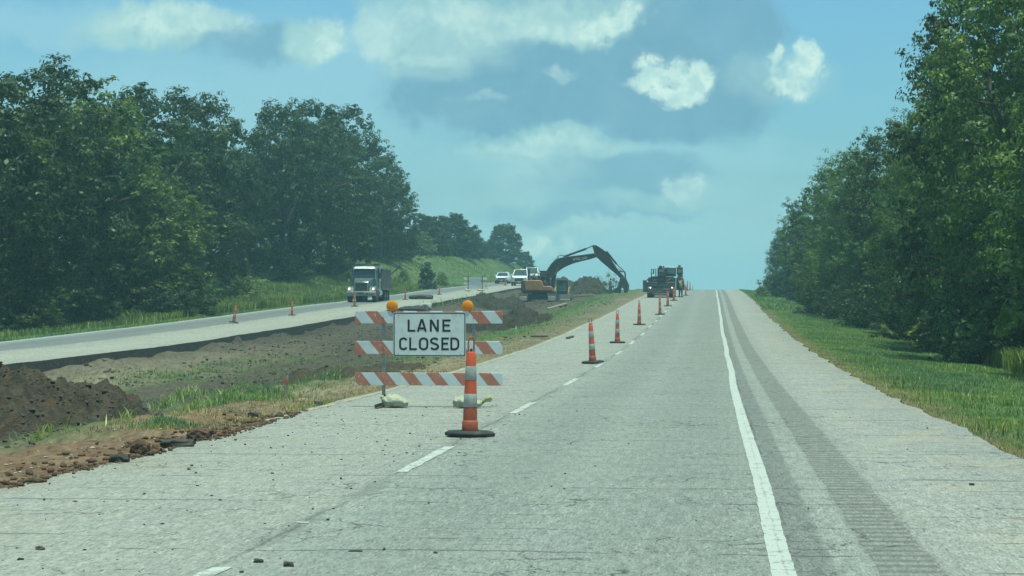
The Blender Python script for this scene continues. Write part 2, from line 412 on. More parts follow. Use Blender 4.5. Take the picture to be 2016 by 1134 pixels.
def ground_material():
    t = NT('earth_and_grass'); co = t.obj(); X, Y, Z = t.sep(co)
    nb = t.noise(t.scale(co, (1, .45, 1)), .55, 5, .6); nm = t.noise(t.scale(co, (1, .6, 1)), 2.4, 5, .65); nf = t.noise(t.scale(co, (1, .28, 1)), 7, 6, .75)
    Xd = t.math('ADD', X, t.math('ADD', t.math('MULTIPLY', t.math('SUBTRACT', nb, .5), 3.4), t.math('MULTIPLY', t.math('SUBTRACT', nm, .5), 1.8)))
    f = t.math('DIVIDE', t.math('ADD', Xd, 24), 19.0)
    P = lambda x: (x + 24) / 19.0
    D1 = (.052, .046, .037); D2 = (.080, .067, .050)
    near = t.ramp(f, [(P(-23), D1), (P(-21.6), (.15, .125, .09)), (P(-19), (.20, .165, .115)), (P(-17.2), (.15, .13, .085)), (P(-16.4), (.07, .10, .035)), (P(-15.6), D2),
                      (P(-12.6), D1), (P(-11.2), D2), (P(-10.2), (.09, .10, .045)), (P(-9), (.13, .125, .07)), (P(-8), (.22, .18, .12)), (P(-6.8), (.17, .12, .075))])
    far = t.ramp(f, [(P(-22), D1), (P(-19.4), D2), (P(-16), D1), (P(-13.6), D2), (P(-12), (.075, .08, .04)), (P(-10.6), (.06, .11, .035)), (P(-9.4), (.09, .11, .045)),
                     (P(-8.4), (.12, .115, .07)), (P(-7), (.17, .145, .10))])
    med = t.mix(t.mapr(Y, 60, 105), near, far)
    red = t.mix(t.mapr(t.noise(co, 1.2, 4, .7), .35, .65), (.125, .064, .038), (.20, .135, .085))
    med = t.mix(t.math('MULTIPLY', t.mapr(Y, 44, 30), t.mapr(Xd, -9.6, -8.2)), med, red)
    # straw, pebbles and crumbs
    spk = t.mapr(t.vor(co, 9, 'F1'), .10, .16, 1, 0)
    med = t.mix(t.math('MULTIPLY', spk, t.mapr(nm, .45, .62, 0, .7)), med, (.36, .31, .22))
    med = t.mix(t.mapr(nf, .52, .66, 0, .5), med, t.mix(1.0, med, (1.7, 1.65, 1.5), 'MULTIPLY'))
    med = t.mix(t.mapr(nf, .34, .50, .75, 0), med, (.035, .028, .02))
    ga = t.mix(t.mapr(nb, .35, .65), (.050, .088, .030), (.090, .135, .046))
    ga = t.mix(t.mapr(nm, .45, .7, 0, .6), ga, (.12, .145, .05))
    gr = t.mix(t.mapr(t.math('ADD', X, t.math('MULTIPLY', nm, 1.2)), 3.9, 4.9, 1, 0), ga, t.mix(nf, (.16, .115, .06), (.085, .09, .035)))
    lft = t.mix(t.mapr(t.noise(co, .12, 4, .6), .45, .65, 0, .55), ga, (.15, .15, .06))
    c = t.mix(t.math('GREATER_THAN', X, -26), lft, med)
    c = t.mix(t.math('GREATER_THAN', X, -1), c, gr)
    h = t.math('ADD', t.math('MULTIPLY', nf, .6), t.math('MULTIPLY', nm, 1.2))
    return t.out(c, .95, 0, t.bump(h, .8, .09), .15)
M_ground = ground_material()
tag(mesh_obj('ground', np.stack([GX, GY, GZ], -1).reshape(-1, 3), grid_faces(nx, ny), M_ground, smooth_=True), kind='structure')

# ---- pavements
ry = yrows(6, 620, .006, .10)
def und(y): return fbm(y / 9, y * 0, 31, 3) * .012
rz_r = zR(ry) + und(ry); rz_l = zL(ry) + und(ry + 77)
def road_z(y): return np.interp(y, ry, rz_r)
def lroad_z(y): return np.interp(y, ry, rz_l)
edge_l = EDGE_L + fbm(ry / 1.3, ry * 0, 41, 4) * .10 + smooth(38, 30, ry) * (.16 + fbm(ry / 2.4, ry * 0 + 4, 43, 5) * .36)
edge_r = EDGE_R + fbm(ry / 1.6, ry * 0, 47, 5) * .16
ledge_i = LEFT_IN + fbm(ry / 2.0, ry * 0, 51, 4) * .16
ledge_o = LEFT_OUT + fbm(ry / 2.0, ry * 0, 53, 4) * .08
def pavement(name, el, er, zz, mats, thick):
    cols = [0, .012, .03, .25, .5, .75, .97, .988, 1]
    V = []
    n = len(cols)
    top = [np.stack([el + (er - el) * c, ry, zz], -1) for c in cols]
    lo_l = np.stack([el - .03, ry, zz - thick], -1); lo_r = np.stack([er + .03, ry, zz - thick], -1)
    # separate rim vertices so that the broken side keeps its own material and a hard edge
    V = np.stack([lo_l, top[0]] + top + [top[-1], lo_r], 1).reshape(-1, 3)
    w_ = n + 4; q = []
    i = np.arange(len(ry) - 1)[:, None] * w_
    ct = np.arange(2, 2 + n - 1)[None, :]
    a = i + ct; q.append(np.stack([a, a + 1, a + 1 + w_, a + w_], -1).reshape(-1, 4))
    nt = len(q[0])
    for c in (0, n + 2):
        a = i + c; q.append(np.stack([a, a + 1, a + 1 + w_, a + w_], -1).reshape(-1, 4))
    fc = np.concatenate(q)
    o = mesh_obj(name, V, fc, mats[0])
    o.data.materials.append(mats[1])
    mi = np.zeros(len(fc), dtype=np.int32); mi[nt:] = 1
    o.data.polygons.foreach_set('material_index', mi)
    return tag(o, kind='structure')

def asphalt(name, own=True):
    t = NT(name); co = t.obj(); X, Y, Z = t.sep(co)
    n0 = t.noise(co, .22, 4, .6); n1 = t.noise(t.scale(co, (1, .35, 1)), 1.3, 5, .62); cl = t.scale(co, (1, .16, 1)); n2 = t.noise(cl, 13, 4, .72); n3 = t.noise(cl, 60, 3, .75)
    wob = t.math('MULTIPLY', t.math('SUBTRACT', t.noise(t.scale(co, (0, 1, 0)), .8, 4, .6), .5), .10)
    Xw = t.math('ADD', X, wob)
    if own:
        f = t.math('DIVIDE', t.math('ADD', Xw, 7), 10.5); P = lambda x: (x + 7) / 10.5
        k = t.ramp(f, [(P(-6.9), .265), (P(-5.6), .285), (P(-3.4), .27), (P(-3.0), .262), (P(-2.5), .235), (P(-1.9), .222), (P(-1.3), .248), (P(-.7), .228), (P(0), .222), (P(.36), .235),
                       (P(.54), .225), (P(.55), .178), (P(.76), .185), (P(.78), .255), (P(1.02), .262), (P(1.035), .222), (P(1.44), .22), (P(1.46), .262), (P(1.9), .29), (P(2.6), .27), (P(3.3), .25)])
        tint = t.mix(t.mapr(Xw, -3.6, -2.6), (1.05, 1.03, .93), (.98, 1.01, .94))
        tint = t.mix(t.mapr(Xw, .6, 1.5), tint, (1.05, 1.02, .94))
    else:
        f = t.math('DIVIDE', t.math('ADD', Xw, 31), 9.5); P = lambda x: (x + 31) / 9.5
        k = t.ramp(f, [(P(-30.5), .28), (P(-29.6), .20), (P(-28.6), .155), (P(-27.8), .17), (P(-26.8), .17), (P(-26.3), .27), (P(-24), .30), (P(-22.1), .27)])
        tint = t.mix(t.mapr(Xw, -27, -26), (1.0, 1.05, 1.04), (1.10, 1.06, .92))
    c = t.mix(1.0, k, tint, 'MULTIPLY')
    c = t.mix(t.mapr(n0, .3, .7, .0, .35), c, t.mix(1.0, c, (.84, .85, .86), 'MULTIPLY'))
    c = t.mix(t.mapr(n1, .45, .75, 0, .55), c, t.mix(1.0, c, (1.16, 1.13, 1.06), 'MULTIPLY'))
    c = t.mix(t.mapr(n2, .40, .64, .62, 0), c, t.mix(1.0, c, (.62, .62, .62), 'MULTIPLY'))
    n25 = t.noise(cl, 30, 3, .8)
    c = t.mix(t.mapr(n25, .54, .70, 0, .6), c, t.mix(1.0, c, (1.4, 1.4, 1.38), 'MULTIPLY'))
    c = t.mix(t.mapr(n25, .34, .46, .6, 0), c, t.mix(1.0, c, (.5, .5, .5), 'MULTIPLY'))
    c = t.mix(t.mapr(n3, .50, .72, 0, .6), c, t.mix(1.0, c, (1.5, 1.5, 1.5), 'MULTIPLY'))
    c = t.mix(t.mapr(n3, .30, .46, .55, 0), c, (.06, .062, .06))
    if own:
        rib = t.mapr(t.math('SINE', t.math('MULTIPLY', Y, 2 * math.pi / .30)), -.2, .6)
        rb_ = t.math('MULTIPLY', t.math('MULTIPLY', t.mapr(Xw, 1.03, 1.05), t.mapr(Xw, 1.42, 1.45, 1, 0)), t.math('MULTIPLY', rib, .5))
        c = t.mix(rb_, c, (.085, .083, .072))  # darker rumble-strip lines: groove shade and dirt put into the colour
    # cracks
    gate = t.noise(co, .5, 3, .6)
    def trans(P_, seed, w_, lo, hi, amp=.22):
        yy = t.math('ADD', Y, t.math('MULTIPLY', t.math('SUBTRACT', t.noise(t.vmath('ADD', t.scale(co, (1, .3, 1)), (seed, 0, 0)), .55, 4, .6), .5), amp * 2))
        yy = t.math('ADD', yy, t.math('MULTIPLY', t.math('SUBTRACT', t.noise(co, 5, 3, .6), .5), .12))
        fr = t.math('ABSOLUTE', t.math('SUBTRACT', t.math('FRACT', t.math('DIVIDE', t.math('ADD', yy, seed), P_)), .5))
        line = t.mapr(fr, w_ / P_ * .4, w_ / P_, 1, 0)
        g = t.mapr(t.noise(t.vmath('ADD', t.scale(co, (.8, .5, 1)), (seed * 3, seed, 0)), .9, 4, .65), lo, hi)
        return t.math('MULTIPLY', line, g)
    cr = trans(2.9, 0.3, .030, .50, .56); cr = t.math('MAXIMUM', cr, trans(1.13, 5.7, .014, .53, .60, .15)); cr = t.math('MAXIMUM', cr, trans(5.3, 9.1, .030, .47, .53, .35))
    if own:
        side = trans(3.7, 21.3, .055, .44, .50, .15)
        cr = t.math('MAXIMUM', cr, t.math('MULTIPLY', side, t.mapr(X, 1.5, 1.9)))
    web = t.math('MULTIPLY', t.mapr(t.vor(t.vmath('ADD', t.scale(co, (1.0, .7, 1)), t.vmath('MULTIPLY', t.noise(co, 3, 4, .6, 0, True), (.5, .5, 0))), 1.6, 'DISTANCE_TO_EDGE'), .004, .012, 1, 0), t.mapr(gate, .51, .60))
    cr = t.math('MAXIMUM', cr, web)
    jx = -3.17 if own else -26.35
    lw = t.math('ADD', X, t.math('MULTIPLY', t.math('SUBTRACT', t.noise(t.scale(co, (0, 1, 0)), .45, 5, .65), .5), .28))
    lw = t.math('ADD', lw, t.math('MULTIPLY', t.math('SUBTRACT', n2, .5), .05))
    jl = t.math('MULTIPLY', t.mapr(t.math('ABSOLUTE', t.math('SUBTRACT', lw, jx + .03)), .008, .032, .85, 0), t.mapr(t.noise(co, .35, 3, .6), .36, .56, .15, 1))
    cr = t.math('MAXIMUM', cr, jl)
    if own:   # tar smears around the joint
        sm = t.math('MULTIPLY', t.mapr(t.math('ABSOLUTE', t.math('SUBTRACT', lw, jx + .04)), .04, .16, .45, 0), t.mapr(gate, .4, .6))
        cr = t.math('MAXIMUM', cr, sm)
        for jx2 in (.53,):
            cr = t.math('MAXIMUM', cr, t.math('MULTIPLY', t.mapr(t.math('ABSOLUTE', t.math('SUBTRACT', Xw, jx2)), .008, .03, .8, 0), t.mapr(n1, .4, .6)))
    c = t.mix(t.math('MULTIPLY', cr, .70), c, (.065, .065, .06))
    # tan dust on the outer shoulder, red dust by the dig
    if own:
        c = t.mix(t.math('MULTIPLY', t.mapr(X, 1.7, 2.6), t.mapr(n1, .5, .7, 0, .55)), c, (.33, .27, .19))
        c = t.mix(t.math('MULTIPLY', t.math('MULTIPLY', t.mapr(X, -4.6, -6.4), t.mapr(Y, 36, 24)), t.mapr(n1, .42, .7, 0, .6)), c, (.22, .17, .12))
    h = t.math('ADD', t.math('MULTIPLY', n3, .5), t.math('MULTIPLY', n2, .5))
    h = t.math('SUBTRACT', h, t.math('MULTIPLY', cr, 1.6))
    if own:   # milled rumble strip grooves
        wv = t.math('SINE', t.math('MULTIPLY', Y, 2 * math.pi / .30))
        band = t.math('MULTIPLY', t.mapr(Xw, 1.03, 1.05), t.mapr(Xw, 1.43, 1.45, 1, 0))
        h = t.math('ADD', h, t.math('MULTIPLY', t.math('MULTIPLY', wv, band), 1.1))
    return t.out(c, .9, 0, t.bump(h, .9, .016), .2)
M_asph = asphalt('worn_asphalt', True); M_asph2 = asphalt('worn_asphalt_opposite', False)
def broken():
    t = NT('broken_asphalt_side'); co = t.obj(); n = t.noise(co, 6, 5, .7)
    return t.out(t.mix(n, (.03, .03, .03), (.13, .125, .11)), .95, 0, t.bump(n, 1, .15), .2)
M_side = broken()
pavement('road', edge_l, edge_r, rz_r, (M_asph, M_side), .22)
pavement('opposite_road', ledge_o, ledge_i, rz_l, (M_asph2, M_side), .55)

# ---- painted markings
def paint(name, col, wear, joint=False):
    t = NT(name); co = t.obj()
    n1 = t.noise(co, 5, 5, .68); n2 = t.noise(co, 28, 4, .7)
    X, Y, Z = t.sep(co)
    c = t.mix(t.mapr(n1, .3, .7), tuple(x * .86 for x in col), col)
    crk = t.mapr(t.vor(t.vmath('ADD', t.scale(co, (1.4, .8, 1)), t.vmath('MULTIPLY', t.noise(co, 9, 4, .6, 0, True), (.25, .25, 0))), 3.1, 'DISTANCE_TO_EDGE'), .008, .022, 1, 0)
    crk = t.math('MULTIPLY', crk, t.mapr(n1, .50, .58))
    if joint:
        lw = t.math('ADD', X, t.math('MULTIPLY', t.math('SUBTRACT', t.noise(t.scale(co, (.3, 1, 0)), 3, 5, .7), .5), .09))
        crk = t.math('MAXIMUM', crk, t.math('MULTIPLY', t.mapr(t.math('ABSOLUTE', t.math('SUBTRACT', lw, .455)), .003, .010, .8, 0), t.math('MULTIPLY', t.mapr(Y, 40, 26), t.mapr(n1, .42, .56))))
    w_ = t.math('MAXIMUM', t.mapr(t.math('ADD', t.math('MULTIPLY', n1, .55), t.math('MULTIPLY', n2, .45)), wear, wear + .05), crk)
    c = t.mix(t.math('MULTIPLY', w_, .85), c, (.15, .15, .14))
    return t.out(c, .7, 0, t.bump(n2, .4, .005), .3)
def strip(name, xs, w_, spans, zf, mat, amp=.0, lift=.005, ragged=.0, rs=0):
    V = []; Fc = []
    for a, b in spans:
        ys = [a] + [y for y in ry if a < y < b] + [b]
        if ragged: ys = sorted(set(ys + list(np.arange(a, min(b, 70), .12))))
        ys = np.array(ys); base = len(V)
        cx = xs + fbm(ys / 14, ys * 0, 61 + rs, 3) * amp
        l = cx - w_ / 2 + fbm(ys / .35, ys * 0, 63 + rs, 3) * ragged; r_ = cx + w_ / 2 + fbm(ys / .35, ys * 0, 67 + rs, 3) * ragged
        for i, y in enumerate(ys):
            z = float(zf(y)) + lift; V += [(l[i], y, z), (r_[i], y, z)]
            if i: k = base + 2 * i; Fc.append((k - 2, k - 1, k + 1, k))
    return tag(mesh_obj(name, V, Fc, mat), kind='structure')
M_white = paint('white_road_paint', (.43, .44, .41), .54, True); M_worn = paint('worn_white_road_paint', (.46, .47, .43), .51); M_yel = paint('yellow_road_paint', (.56, .46, .26), .46)
M_faint = paint('faded_white_road_paint', (.5, .5, .47), .47)
strip('road_edge_marking', .455, .15, [(6, 380)], road_z, M_white, .045, ragged=.008)
strip('road_lane_marking', -3.11, .125, [(9.6 + 12.2 * k, 13.7 + 12.2 * k) for k in range(26)], road_z, M_worn, .03, ragged=.02, rs=1)
strip('road_yellow_marking', -6.47, .12, [(31.5, 33.4), (34.2, 37.4), (38.0, 300)], road_z, M_yel, .03, ragged=.035, rs=2)
strip('opposite_road_edge_marking', -30.08, .16, [(40, 420)], lroad_z, M_white, .03, ragged=.01, rs=3)
strip('opposite_road_lane_marking', -26.28, .12, [(40 + 12.2 * k, 44 + 12.2 * k) for k in range(28)], lroad_z, M_faint, .03, ragged=.02, rs=4)
# ------------------------------------------------------------------ vegetation
def leaf_mat(name, dark, light, gold, tr=.28, gl=.45):
    t = NT(name); gi = t.n('ShaderNodeNewGeometry').outputs['Random Per Island']; oi = t.n('ShaderNodeObjectInfo').outputs['Random']
    co = t.obj()
    c = t.ramp(gi, [(0, dark), (.55, tuple((a + b) / 2 for a, b in zip(dark, light))), (.93, light), (1, gold)])
    c = t.mix(t.mapr(t.noise(co, .26, 4, .6), .44, .58, 0, .9), c, t.mix(1.0, c, (1.75, 1.45, .9), 'MULTIPLY'))  # broad yellow-green patches; contrast also puts lit and shaded clumps into the colour
    c = t.mix(t.math('MULTIPLY', oi, .45), c, t.mix(1.0, c, (1.25, 1.08, .75), 'MULTIPLY'))
    return t.out(c, gl, 0, None, .22, (tr, t.mix(1.0, c, (1.25, 1.5, .7), 'MULTIPLY')))
M_oak = leaf_mat('oak_leaves', (.018, .037, .016), (.042, .073, .028), (.065, .10, .042))
M_broad = leaf_mat('broad_leaves', (.048, .096, .040), (.100, .168, .066), (.13, .20, .088), .32, .48)
M_light = leaf_mat('light_leaves', (.055, .098, .036), (.100, .155, .056), (.13, .18, .08))
M_cedar = leaf_mat('cedar_needles', (.016, .036, .018), (.030, .060, .028), (.05, .08, .035), .12)
M_weed = leaf_mat('weed_leaves', (.070, .115, .045), (.140, .190, .078), (.26, .27, .16))
M_grass = leaf_mat('verge_grass', (.066, .130, .068), (.120, .206, .108), (.26, .27, .15), .3)
M_straw = leaf_mat('dry_grass', (.11, .11, .055), (.20, .185, .105), (.32, .29, .20), .2)
M_silver = leaf_mat('pale_grass', (.08, .13, .065), (.17, .235, .14), (.36, .40, .28), .3)
M_bark = simple('bark', (.085, .072, .055), .9, 0, .35, 4, bump=.6)
M_dead = simple('dead_wood', (.045, .040, .035), .9, 0, .3, 6)

def leaves(cent, nrm, size, rs):
    """one kite-shaped leaf per centre"""
    n = len(cent)
    nrm = nrm / (np.linalg.norm(nrm, axis=1, keepdims=True) + 1e-9)
    a = np.cross(nrm, rs.normal(size=(n, 3))); a /= np.linalg.norm(a, axis=1, keepdims=True) + 1e-9
    b = np.cross(nrm, a)
    s = size * (.6 + .8 * rs.random((n, 1)))
    V = np.stack([cent - a * s, cent - b * s * .55 + nrm * s * .12, cent + a * s, cent + b * s * .55 + nrm * s * .12], 1).reshape(-1, 3)
    Fq = np.arange(4 * n).reshape(n, 4)
    return V, Fq
def unit(rs, n, up=0):
    d = rs.normal(size=(n, 3)); d[:, 2] += up; return d / np.linalg.norm(d, axis=1, keepdims=True)

def tree_mesh(seed, Ht, rad, base, n_lobe, n_clump, n_leaf, leaf, lobe_r, shape='oak', spiky=0.0, sep=.62):
    """trunk and crown meshes for a tree Ht tall; crown of leafy clumps gathered into lobes on limbs"""
    rs = np.random.default_rng(seed); ch = Ht - base
    ex = {'oak': lambda h: np.sqrt(np.clip(1 - ((h - .46) / .56) ** 2, 0, 1)) , 'tall': lambda h: np.clip(np.interp(h, [0, .12, .45, .8, 1], [.72, .95, 1, .74, .22]), 0, 1),
          'cone': lambda h: np.clip(np.interp(h, [0, .1, 1], [.8, 1, .06]), 0, 1), 'bush': lambda h: np.interp(h, [0, .35, 1], [.95, 1, .35])}[shape]
    lob = []
    k = 0
    asym = rs.random(3) * 6.28
    while len(lob) < n_lobe and k < 9000:
        k += 1
        h = rs.random() ** .85; a = rs.random() * 6.283
        env = ex(h) * rad * (1 + .16 * math.sin(2 * a + asym[0]) + .13 * math.sin(3 * a + asym[1] + 4 * h))
        rr = env * math.sqrt(rs.uniform(.12, 1.0))
        p = np.array([rr * math.cos(a), rr * math.sin(a), base + h * ch])
        r = lobe_r * rs.uniform(.65, 1.25)
        if all(np.linalg.norm(p - q) > sep * (r + s) for q, s in lob): lob.append((p, r))
    Vs = []; Ns = []
    if shape == 'oak' and spiky < .1: pass
    for p, r in lob:
        d = unit(rs, n_clump, .35); cc = p + d * r * rs.uniform(.55, 1.08 + spiky, (n_clump, 1)) * np.array([1.1, 1.1, .82])
        cr = r * rs.uniform(.16, .34, (n_clump, 1, 1))
        e = unit(rs, n_clump * n_leaf, .2).reshape(n_clump, n_leaf, 3)
        pts = cc[:, None, :] + e * cr * rs.uniform(.45, 1.1, (n_clump, n_leaf, 1)) * np.array([1.25, 1.25, .75])
        nn = e * .8 + d[:, None, :] * .7 + np.array([0, 0, .5]) + rs.normal(size=e.shape) * .35
        Vs.append(pts.reshape(-1, 3)); Ns.append(nn.reshape(-1, 3))
    V, Fq = leaves(np.concatenate(Vs), np.concatenate(Ns), leaf, rs)
    ci = np.repeat(np.arange(len(lob)), 60); d = unit(rs, len(ci)); lp = np.array([q[0] for q in lob]); lr = np.array([q[1] for q in lob])
    V2, F2 = leaves(lp[ci] + d * lr[ci][:, None] * rs.uniform(.1, .72, (len(ci), 1)) * np.array([1.1, 1.1, .8]), d + rs.normal(size=d.shape) * .5, leaf * 1.5, rs)
    Fq = np.concatenate([Fq, F2 + len(V)]); V = np.concatenate([V, V2])
    cm = bpy.data.meshes.new('crown')
    cm.vertices.add(len(V)); cm.vertices.foreach_set('co', V.astype(np.float32).ravel())
    cm.loops.add(len(Fq) * 4); cm.loops.foreach_set('vertex_index', Fq.astype(np.int32).ravel())
    cm.polygons.add(len(Fq)); cm.polygons.foreach_set('loop_start', np.arange(0, len(Fq) * 4, 4, dtype=np.int32)); cm.update(calc_edges=True)
    mb = MB(); tr = Ht * .021
    lean = rs.normal(size=2) * .02 * Ht
    ax = [(0, 0, -.5), (0, 0, .4), (lean[0] * .4, lean[1] * .4, Ht * .3), (lean[0], lean[1], Ht * .55), (lean[0] * .8, lean[1] * 1.2, Ht * .8)]
    mb.path(ax, [tr * 1.5, tr * 1.15, tr * .85, tr * .5, tr * .12], 9)
    for p, r in sorted(lob, key=lambda q: -np.linalg.norm(q[0][:2]))[:16]:
        z0 = min(max(p[2] - .45 * np.linalg.norm(p[:2]) - .6, Ht * .12), Ht * .7)
        t = z0 / (Ht * .55); s0 = Vector((lean[0] * min(t, 1), lean[1] * min(t, 1), z0)); e = Vector(p)
        mid = s0.lerp(e, .5) + Vector((0, 0, .06 * Ht))
        mb.path([s0, mid, e], [tr * .45, tr * .26, tr * .06], 6)
    return mb, cm
PROTO = {}
def proto(key, mat, **kw):
    mb, cm = tree_mesh(**kw); cm.materials.append(mat)
    tm = bpy.data.meshes.new('trunk'); tm.from_pydata(mb.v, [], mb.f); tm.materials.append(M_bark); tm.polygons.foreach_set('use_smooth', [True] * len(tm.polygons)); tm.update()
    PROTO[key] = (tm, cm, kw['Ht'])
proto('oakA', M_oak, seed=1, Ht=16, rad=5.6, base=1.6, n_lobe=64, n_clump=17, n_leaf=27, leaf=.125, lobe_r=1.35, shape='oak', sep=.74)
proto('oakB', M_oak, seed=2, Ht=16, rad=5.0, base=1.4, n_lobe=60, n_clump=18, n_leaf=27, leaf=.125, lobe_r=1.3, shape='oak', spiky=.15, sep=.78)
proto('oakC', M_oak, seed=3, Ht=16, rad=6.2, base=1.2, n_lobe=72, n_clump=16, n_leaf=27, leaf=.125, lobe_r=1.4, shape='oak', sep=.72)
proto('lightA', M_light, seed=4, Ht=14, rad=4.2, base=1.0, n_lobe=60, n_clump=16, n_leaf=26, leaf=.105, lobe_r=1.15, shape='tall', spiky=.3)
proto('tallA', M_broad, seed=5, Ht=17, rad=4.6, base=.7, n_lobe=84, n_clump=17, n_leaf=31, leaf=.092, lobe_r=1.25, shape='tall', spiky=.2, sep=.66)
proto('tallB', M_broad, seed=6, Ht=17, rad=5.0, base=.6, n_lobe=86, n_clump=17, n_leaf=31, leaf=.092, lobe_r=1.3, shape='tall', spiky=.3, sep=.68)
proto('tallC', M_oak, seed=7, Ht=15, rad=4.6, base=.7, n_lobe=72, n_clump=17, n_leaf=31, leaf=.092, lobe_r=1.25, shape='oak', spiky=.2, sep=.7)
proto('dome', M_oak, seed=11, Ht=12, rad=6.4, base=.3, n_lobe=110, n_clump=15, n_leaf=16, leaf=.20, lobe_r=1.25, shape='bush', sep=.5)
proto('bush', M_oak, seed=8, Ht=4, rad=2.2, base=.1, n_lobe=24, n_clump=18, n_leaf=26, leaf=.068, lobe_r=.8, shape='bush', spiky=.25)
proto('bushL', M_weed, seed=9, Ht=3, rad=2.0, base=.05, n_lobe=20, n_clump=12, n_leaf=16, leaf=.10, lobe_r=.7, shape='bush', spiky=.3)
M_drybush = leaf_mat('dry_bush_leaves', (.09, .085, .045), (.15, .14, .075), (.2, .18, .1))
proto('bushD', M_drybush, seed=19, Ht=3, rad=1.5, base=.05, n_lobe=12, n_clump=9, n_leaf=7, leaf=.07, lobe_r=.7, shape='bush', spiky=.5)
proto('cedar', M_cedar, seed=10, Ht=4.5, rad=1.7, base=.1, n_lobe=30, n_clump=14, n_leaf=16, leaf=.10, lobe_r=.55, shape='cone', spiky=.2)
def tree(key, x, y, h, w, rot, label, name='tree', cat='tree', group=None, lean=(0, 0), dz=0):
    tm, cm, H0 = PROTO[key]
    r = empty(name, (x, y, ground(x, y) - .15 + dz), rot, label, cat, group)
    k = h / H0; r.scale = (k * w, k * w, k); r.rotation_euler = (lean[0], lean[1], rot)
    for nm, me in (('trunk' if cat == 'tree' else 'stem', tm), ('crown' if cat == 'tree' else 'foliage', cm)):
        o = bpy.data.objects.new(nm, me); COL.objects.link(o); o.parent = r
    return r
def tx(px, Y): return (px - 1403) * Y / F_PX      # sideways place of a tree seen in that column
def th(py, Y, x): return CAM_H + (606 - py) * Y / F_PX - ground(x, Y)
GL = 'trees along the left side of the opposite road'; GR = 'trees along the right verge'
# proto, column, distance, top row, widening, label
for key, px, Y, top, w_, lab in [
    ('oakC', -70, 116, 160, 1.15, 'dark oak cut by the left edge of the photo'),
    ('oakA', 60, 124, 138, 1.0, 'tall dark oak at the far left with the highest top'),
    ('lightA', 150, 134, 168, 1.15, 'light green tree second from the left edge'),
    ('oakB', 225, 148, 178, 1.0, 'dark oak with an uneven clumpy top right of the light green tree'),
    ('lightA', 235, 136, 318, 1.2, 'shorter yellow-green tree in front of the left oaks'),
    ('oakA', 318, 160, 196, 1.05, 'broad dark oak in the middle of the left wood'),
    ('lightA', 312, 152, 350, 1.15, 'grey-green feathery tree before the left wood, above the dark thicket'),
    ('oakC', 392, 175, 204, .72, 'dark oak at the dip in the left tree line'),
    ('oakB', 456, 190, 300, .7, 'lower oak filling the notch in the left tree line'),
    ('oakA', 548, 200, 214, .78, 'dark oak with a rounded top right of the notch'),
    ('oakC', 600, 216, 212, .90, 'big dark oak above the weedy bank left of the dump truck'),
    ('oakB', 668, 232, 218, .92, 'dark oak with knobbly top directly above the dump truck'),
    ('oakA', 745, 256, 318, .8, 'leaning dark oak with ragged right edge above the truck box'),
    ('oakB', 785, 272, 352, .68, 'loose open-branched oak at the right end of the big left wood'),
    ('lightA', 832, 345, 452, 1.2, 'mid green tree behind the grassy bank between the big wood and far oaks'),
    ('dome', 838, 318, 424, .95, 'dark low oak joining the big left wood to the distant oaks'),
    ('dome', 925, 362, 446, .95, 'distant dark oak right of the clumpy oak, before the notch in the skyline'),
    ('dome', 890, 345, 424, 1.15, 'distant oak with clumpy top behind the grassy hill'),
    ('dome', 848, 370, 446, 1.25, 'distant dark oak on the left behind the grassy hill'),
    ('dome', 940, 400, 470, 1.1, 'distant low oak between the two rounded hill oaks'),
    ('dome', 992, 410, 444, 1.18, 'distant rounded oak standing alone above the white cars'),
    ('dome', 1034, 440, 496, 1.1, 'distant low oak sloping down behind the excavator cab'),
]:
    x = tx(px, Y); tree(key, x, Y, th(top, Y, x) * 1.02, w_, rng.random() * 6.28, lab, 'oak_tree' if key[:3] in ('oak', 'dom') else 'leafy_tree', 'tree', GL)
for key, px, Y, top, w_, lab in [
    ('tallA', 2208, 64, -300, .85, 'tall tree cut off by the right edge of the photo'),
    ('tallB', 2028, 76, -190, .80, 'tallest broadleaf tree at the upper right corner'),
    ('tallC', 1943, 88, -60, .74, 'tall tree with loose twigs reaching over the verge, top right'),
    ('tallA', 1868, 96, 150, .78, 'broadleaf tree below and left of the tallest right trees'),
    ('tallB', 1808, 112, 225, .74, 'dark bushy tree behind the verge shadow on the right'),
    ('tallC', 1753, 128, 262, .86, 'dense tree at the step in the right tree line'),
    ('tallA', 1690, 142, 282, .92, 'rounded grey-green tree in the middle of the right tree line'),
    ('tallB', 1646, 163, 318, .84, 'dark tree left of the rounded grey-green one, right verge'),
    ('tallC', 1598, 184, 378, .82, 'dense dark tree above the small light green bush tree'),
    ('tallA', 1570, 214, 410, .84, 'tree near the far end of the right tree line'),
    ('tallC', 1546, 252, 452, .86, 'last but one tree of the right tree line before the crest'),
    ('tallB', 1525, 284, 478, .62, 'farthest tree of the right tree line with twigs against the sky'),
    ('lightA', 1600, 158, 492, .95, 'small light green rounded tree in front of the dark right wood'),
]:
    x = tx(px, Y); tree(key, x, Y, th(top, Y, x) * 1.02, w_, rng.random() * 6.28, lab, 'broadleaf_tree', 'tree', GR)
